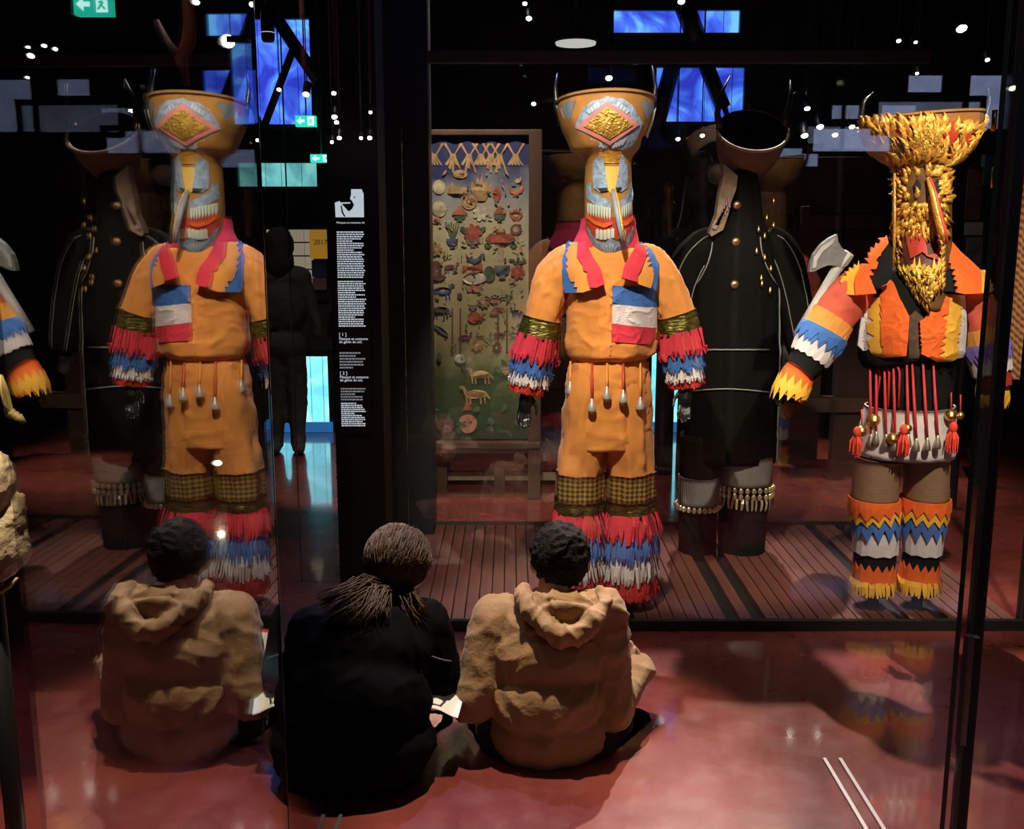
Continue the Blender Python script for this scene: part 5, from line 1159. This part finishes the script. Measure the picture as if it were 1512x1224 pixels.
# information poster behind the standing visitor
YO = 7.555
po = empty('timeline_poster', at(455, 437, YO), 'pale squared poster with yellow 2017 tab and blue panel', 'poster')
a, b_ = at(395, 437, YO), at(470, 338, YO); cream = mat('poster_cream', (.5, .45, .36), .8, emit=.12, ecol=(1, .85, .6)); cells = 5
for i in range(cells):
    z0 = a.z + (b_.z - a.z) * i / cells; z1 = a.z + (b_.z - a.z) * (i + 1) / cells
    for u0, u1 in ((395, 408), (409, 429), (430, 449), (450, 462)): box('poster_cell', (at(u0, 380, YO).x, YO, z0 + .005), (at(u1, 380, YO).x, YO + .012, z1 - .005), cream, po)
def pbox(n_, u0, u1, v0, v1, m, dy=0.): return box(n_, (at(u0, v1, YO).x, YO - .01 - dy, at(u0, v1, YO).z), (at(u1, v0, YO).x, YO + .01, at(u0, v0, YO).z), m, po, .003)
pbox('yellow_tab', 458, 482, 339, 382, mat('poster_yellow', (.55, .28, .03), .8, emit=.14, ecol=(1, .5, .06))); pbox('blue_panel', 461, 482, 384, 409, mat('poster_blue', (.03, .05, .16), .8)); pbox('mauve_panel', 462, 482, 410, 428, mat('poster_mauve', (.2, .1, .12), .8))
text('lettering', '2017', .05, at(463, 361, YO - .013), mdark, po)
box('backing', (at(393, 380, YO).x, YO + .012, a.z - .03), (at(484, 380, YO).x, YO + .03, b_.z + .03), blackm, po)
# rails in the floor
def rail(u0, v0, u1, v1, label):
    a, b_ = fl(u0, v0), fl(u1, v1); d = (b_ - a).normalized(); root = empty('floor_rail', a, label, 'floor rail', 'pairs of steel rails set in the floor')
    n = Vector((-d.y, d.x, 0)).normalized(); b_ = a + d * 1.1
    for k in (0, 1):
        o = n * k * .045 * (1 if n.x > 0 else -1)
        q = [a + o - n * .005, a + o + n * .005, b_ + o + n * .005, b_ + o - n * .005]; V = [(p.x, p.y, z) for z in (0.0005, .007) for p in q]
        mk('rail_bar', V, [(3, 2, 1, 0), (4, 5, 6, 7), (0, 1, 5, 4), (1, 2, 6, 5), (2, 3, 7, 6), (3, 0, 4, 7)], steel, root)
rail(1217, 1122, 1276, 1222, 'pair of thin steel rails inlaid in the lit red floor'); rail(498, 1150, 472, 1222, 'pair of thin steel rails inlaid behind the black-coated visitor')
# dark red stand post beyond the glass screen
p = fl(368, 1092); st = empty('stand_post', p, 'slim dark red metal stand beyond the glass screen', 'stand'); rm = mat('dark_red_metal', (.06, .02, .015), .5)
box('post', (p.x - .03, p.y, .01), (p.x + .03, p.y + .03, at(350, 690, p.y).z), rm, st); box('foot', (p.x - .05, p.y - .03, 0), (p.x + .05, p.y + .08, .012), rm, st)
# ivory coloured carving and gold rope at the left
Yc = 1.9
pt = lambda x, y, dy=0.: at(x / 3.78, 600 + y / 3.78, Yc + dy)
cvg = empty('carved_puppet', (pt(60, 900).x - .1, Yc, 0), 'pale carved wooden puppet figure with pointed crest on a dark stand', 'puppet')
def b(bm):
    cap(bm, pt(-60, 700), pt(60, 640), .05, .03); cap(bm, pt(60, 640), pt(118, 510), .03, .008); cap(bm, pt(40, 720), pt(110, 800), .034, .022); cap(bm, pt(-60, 820), pt(90, 850), .04, .02); ell(bm, pt(-60, 760), (.07, .06, .08)); cap(bm, pt(100, 620), pt(130, 720), .014, .01)
    cap(bm, pt(-60, 760), pt(-80, 560), .05, .045); ell(bm, pt(-85, 440), (.06, .06, .075))
blob('carved_body', b, ivory, cvg, .006, 2, wr(41, .004, 30, 70))
tube('gilt_edge', [pt(-10, 1035, -.02), pt(50, 1000, -.02), pt(98, 955, -.02)], [.007, .006, .003], rope, cvg, 6)
tube('stand_pole', [Vector((pt(-60, 800).x, Yc, .0)), pt(-60, 800)], .02, blackm, cvg, 8); lathe('stand_base', [(.12, 0), (.12, .015), (.03, .02)], (pt(-60, 800).x, Yc, 0), blackm, cvg, 20)
for k in range(3):
    q = [pt(-20 + k * 10, -180 + k * 4, -.03), pt(10 + k * 12, -90, -.03), pt(30 + k * 14, -10 + k * 12, -.03), pt(60 + k * 20, 30 + k * 14, -.03)]
    tube('gold_rope', q, .005, rope, cvg, 6); tube('rope_tassel', [q[-1], q[-1] + Vector((.012, 0, -.012))], [.009, .004], rope, cvg, 6)
# small carved group on the far plinth seen through the screen
Yg = 4.6
gp = lambda x, y, dy=0.: at(x / 3.78, 600 + y / 3.78, Yg + dy)
cg = empty('carved_figurine', gp(830, 400), 'small brown carved figurine with a pointed top on a round plinth', 'figurine')
def b(bm):
    cap(bm, gp(850, 110), gp(840, 200), .012, .04); cap(bm, gp(840, 200), gp(830, 330), .05, .075); cap(bm, gp(790, 170), gp(785, 300), .014, .04); cap(bm, gp(880, 180), gp(885, 320), .014, .04); ell(bm, gp(832, 360), (.1, .07, .05))
blob('carving', b, mat('brown_carving', (.14, .085, .055), .6, var=.3, bump=.5, bscale=40), cg, .012, 3, wr(51, .008, 16, 40))
z_ = gp(832, 385).z; lathe('plinth', [(.13, -z_), (.13, 0), (.12, .01), (.05, .012)], gp(832, 385), mat('grey_plinth', (.05, .05, .05), .4), cg, 24)
# lamp added near the floor in place of a lamp reflection
p = at(322, 683, 5.6); lp = empty('reflection_lamp', (p.x, p.y, 0), 'small bright lamp added for a lamp reflection near the floor', 'lamp')
lathe('lamp_head', [(.03, -.02), (.035, 0), (.03, .03), (.015, .06)], p + Vector((0, .02, 0)), blackm, lp, 14); lathe('lens', [(.001, .02), (.018, .012), (.025, 0), (.018, -.012), (.001, -.02)], p, mat('hot_lens', (1, .9, .7), .3, emit=30, ecol=(1, .85, .6)), lp, 14); tube('stem', [Vector((p.x, p.y + .02, 0)), p + Vector((0, .02, -.02))], .01, blackm, lp, 8); lathe('foot', [(.07, 0), (.07, .01), (.02, .014)], (p.x, p.y + .02, 0), blackm, lp, 18)
# forked antler-like branch hanging at the left
Yf = 3.3
fk = lambda x, y, dy=0.: at(x / 3.78, y / 3.78, Yf + dy)
fb = empty('forked_branch', fk(1040, 470), 'reddish forked branch hanging from the ceiling beyond the glass screen', 'branch'); rb = mat('red_branch', (.3, .1, .07), .6, var=.3)
tube('main_stem', [fk(1045, 480), fk(1010, 330), fk(1055, 230), fk(1060, 100), fk(1035, -60), (fk(1035, -60).x, Yf, ZC)], [.01, .02, .022, .02, .014, .006], rb, fb, 10); tube('side_prong', [fk(1010, 330), fk(940, 240), fk(880, 110)], [.016, .011, .004], mat('pale_branch', (.2, .17, .13), .6), fb, 8)
# metal ornaments beside the banner
Yq = 5.3
for u, c_, lab in ((600, 'bronze', 'pair of long bronze ear ornaments hanging beside the banner'), (614, 'tusk', 'curved boar tusk ornament hanging beside the banner')):
    root = empty('hanging_ornament', at(u, 370, Yq), lab, 'ornament'); m_ = brass if c_ == 'bronze' else mat('tusk', (.35, .22, .16), .4)
    if c_ == 'bronze':
        for du, v0 in ((-4, 292), (3, 300)):
            q = at(u + du, v0, Yq); lathe('drop', [(0, 0), (.01, -.02), (.016, -.09), (.018, -.16), (.01, -.2), (0, -.21)], q, mat('dark_bronze', (.3, .22, .1), .3, .9), root, 10); tube('wire', [q, Vector((q.x, q.y, ZC))], .002, blackm, root, 5)
    else:
        tube('tusk', [at(610, 195, Yq), at(602, 225, Yq), at(600, 260, Yq)], [.004, .013, .012], m_, root, 8); tube('tusk', [at(614, 205, Yq), at(622, 235, Yq), at(619, 290, Yq)], [.004, .012, .01], m_, root, 8); tube('wire', [at(612, 198, Yq), Vector((at(612, 198, Yq).x, Yq, ZC))], .002, blackm, root, 5)
# statuettes in the case behind the black costume
Yz = 6.2
for u, v0, v1, w_, lab, m_ in ((988, 268, 352, 9, 'slender bronze statuette with raised arm on a tall dark stand', mat('bronze', (.2, .14, .08), .4, .7)), (1038, 222, 350, 19, 'dark stone head sculpture on a tall stand behind the black costume', mat('dark_stone', (.045, .045, .045), .5, var=.3))):
    r_ = w_ * Yz / FPX; T, B = at(u, v0, Yz), at(u, v1, Yz); root = empty('statuette', (B.x, Yz, 0), lab, 'statuette')
    def b(bm):
        h = T.z - B.z; ell(bm, T - Vector((0, 0, h * .14)), (r_ * .8, r_ * .8, h * .13)); cap(bm, T - Vector((0, 0, h * .25)), B, r_ * .6, r_ * .75); ell(bm, T - Vector((0, 0, h * .48)), (r_ * 1.1, r_ * .7, h * .16))
        cap(bm, T + Vector((r_, 0, -h * .4)), T + Vector((r_ * 2.4, -.02, -h * .36)), r_ * .25, r_ * .2)
    blob('figure', b, m_, root, .014, 3, wr(61 + u, .006, 14, 40)); lathe('stand', [(r_ * 1.6, -B.z), (r_ * 1.5, 0), (r_ * .7, .01)], B, blackm, root, 16)
# wooden portal behind, right of the black costume
Yw = 6.6
pr = empty('wooden_portal', (at(1230, 600, Yw).x, Yw, 0), 'dark reddish wooden doorway frame and panels behind the costumes', 'doorway')
def wb(n_, u0, u1, v0, v1, m, dy=0.): a, b_ = at(u0, v1, Yw), at(u1, v0, Yw); box(n_, (a.x, Yw - .04 - dy, max(0, a.z)), (b_.x, Yw + .04, b_.z), m, pr, .006)
redwood = mat('red_brown_wood', (.05, .018, .013), .5, var=.4, vscale=5, stretch=(1, 1, .2))
wb('lintel', 1178, 1300, 318, 338, wood, .05); wb('lintel_end', 1174, 1188, 305, 342, wood, .09); wb('panel', 1150, 1222, 338, 690, redwood); wb('panel', 1224, 1300, 338, 690, redwood); wb('upper_board', 1150, 1300, 232, 316, redwood, -.02); wb('sill', 1150, 1320, 585, 606, wood, .04)
# side hangings at the right edge, striped cloth added for a fabric reflection
Yh = 4.4
q0, q1 = at(1484, 560, Yh), at(1540, 200, Yh); ht = empty('fabric_reflection', ((q0.x + q1.x) / 2, Yh, q0.z), 'brown and gold diagonally striped textile added for a fabric reflection', 'textile')
V = []; Fc = []
for i in range(17):
    for z in (q0.z, q1.z): V.append((q0.x + (q1.x - q0.x) * i / 16, Yh + .012 * math.sin(i * 1.3), z))
for i in range(16): Fc.append((2 * i, 2 * i + 2, 2 * i + 3, 2 * i + 1))
mk('cloth', V, Fc, stripe_t, ht, True); tube('hanging_bar', [(q0.x - .03, Yh, q1.z), (q1.x + .03, Yh, q1.z)], .012, wood, ht, 8)
for x in (q0.x, q1.x): tube('wire', [(x, Yh, q1.z), (x, Yh, ZC)], .002, blackm, ht, 5)
Yi = 5.4
ip = empty('photo_panel', at(1437, 400, Yi), 'upright panel with faded brown and grey photographs behind the gilded mask', 'panel')
for v0, v1, m_ in ((250, 325, mat('photo_brown', (.09, .05, .04), .7, var=.5, vscale=12)), (328, 347, mat('photo_pale', (.28, .32, .35), .7, var=.3)), (350, 400, mat('photo_grey', (.11, .13, .15), .7, var=.5, vscale=14))): box('photo', (at(1425, v1, Yi).x, Yi, at(1425, v1, Yi).z), (at(1452, v0, Yi).x, Yi + .015, at(1425, v0, Yi).z), m_, ip)
box('backing', (at(1423, 400, Yi).x, Yi + .015, 0), (at(1454, 250, Yi).x, Yi + .03, at(1425, 246, Yi).z), blackm, ip)
tl_ = mat('teal_paint', (.02, .09, .1), .5); tag(box('trim_3', (at(1440, 690, 5.9).x, 5.9, 0), (at(1466, 560, 5.9).x, 5.95, at(1440, 556, 5.9).z), tl_), 'teal painted pillar foot behind the case end', 'trim', kind='structure')
tag(box('trim_4', (at(1452, 270, 5.9).x, 5.9, at(1452, 272, 5.9).z), (at(1482, 228, 5.9).x, 5.95, at(1452, 228, 5.9).z), tl_), 'teal painted panel high behind the case end', 'trim', kind='structure')
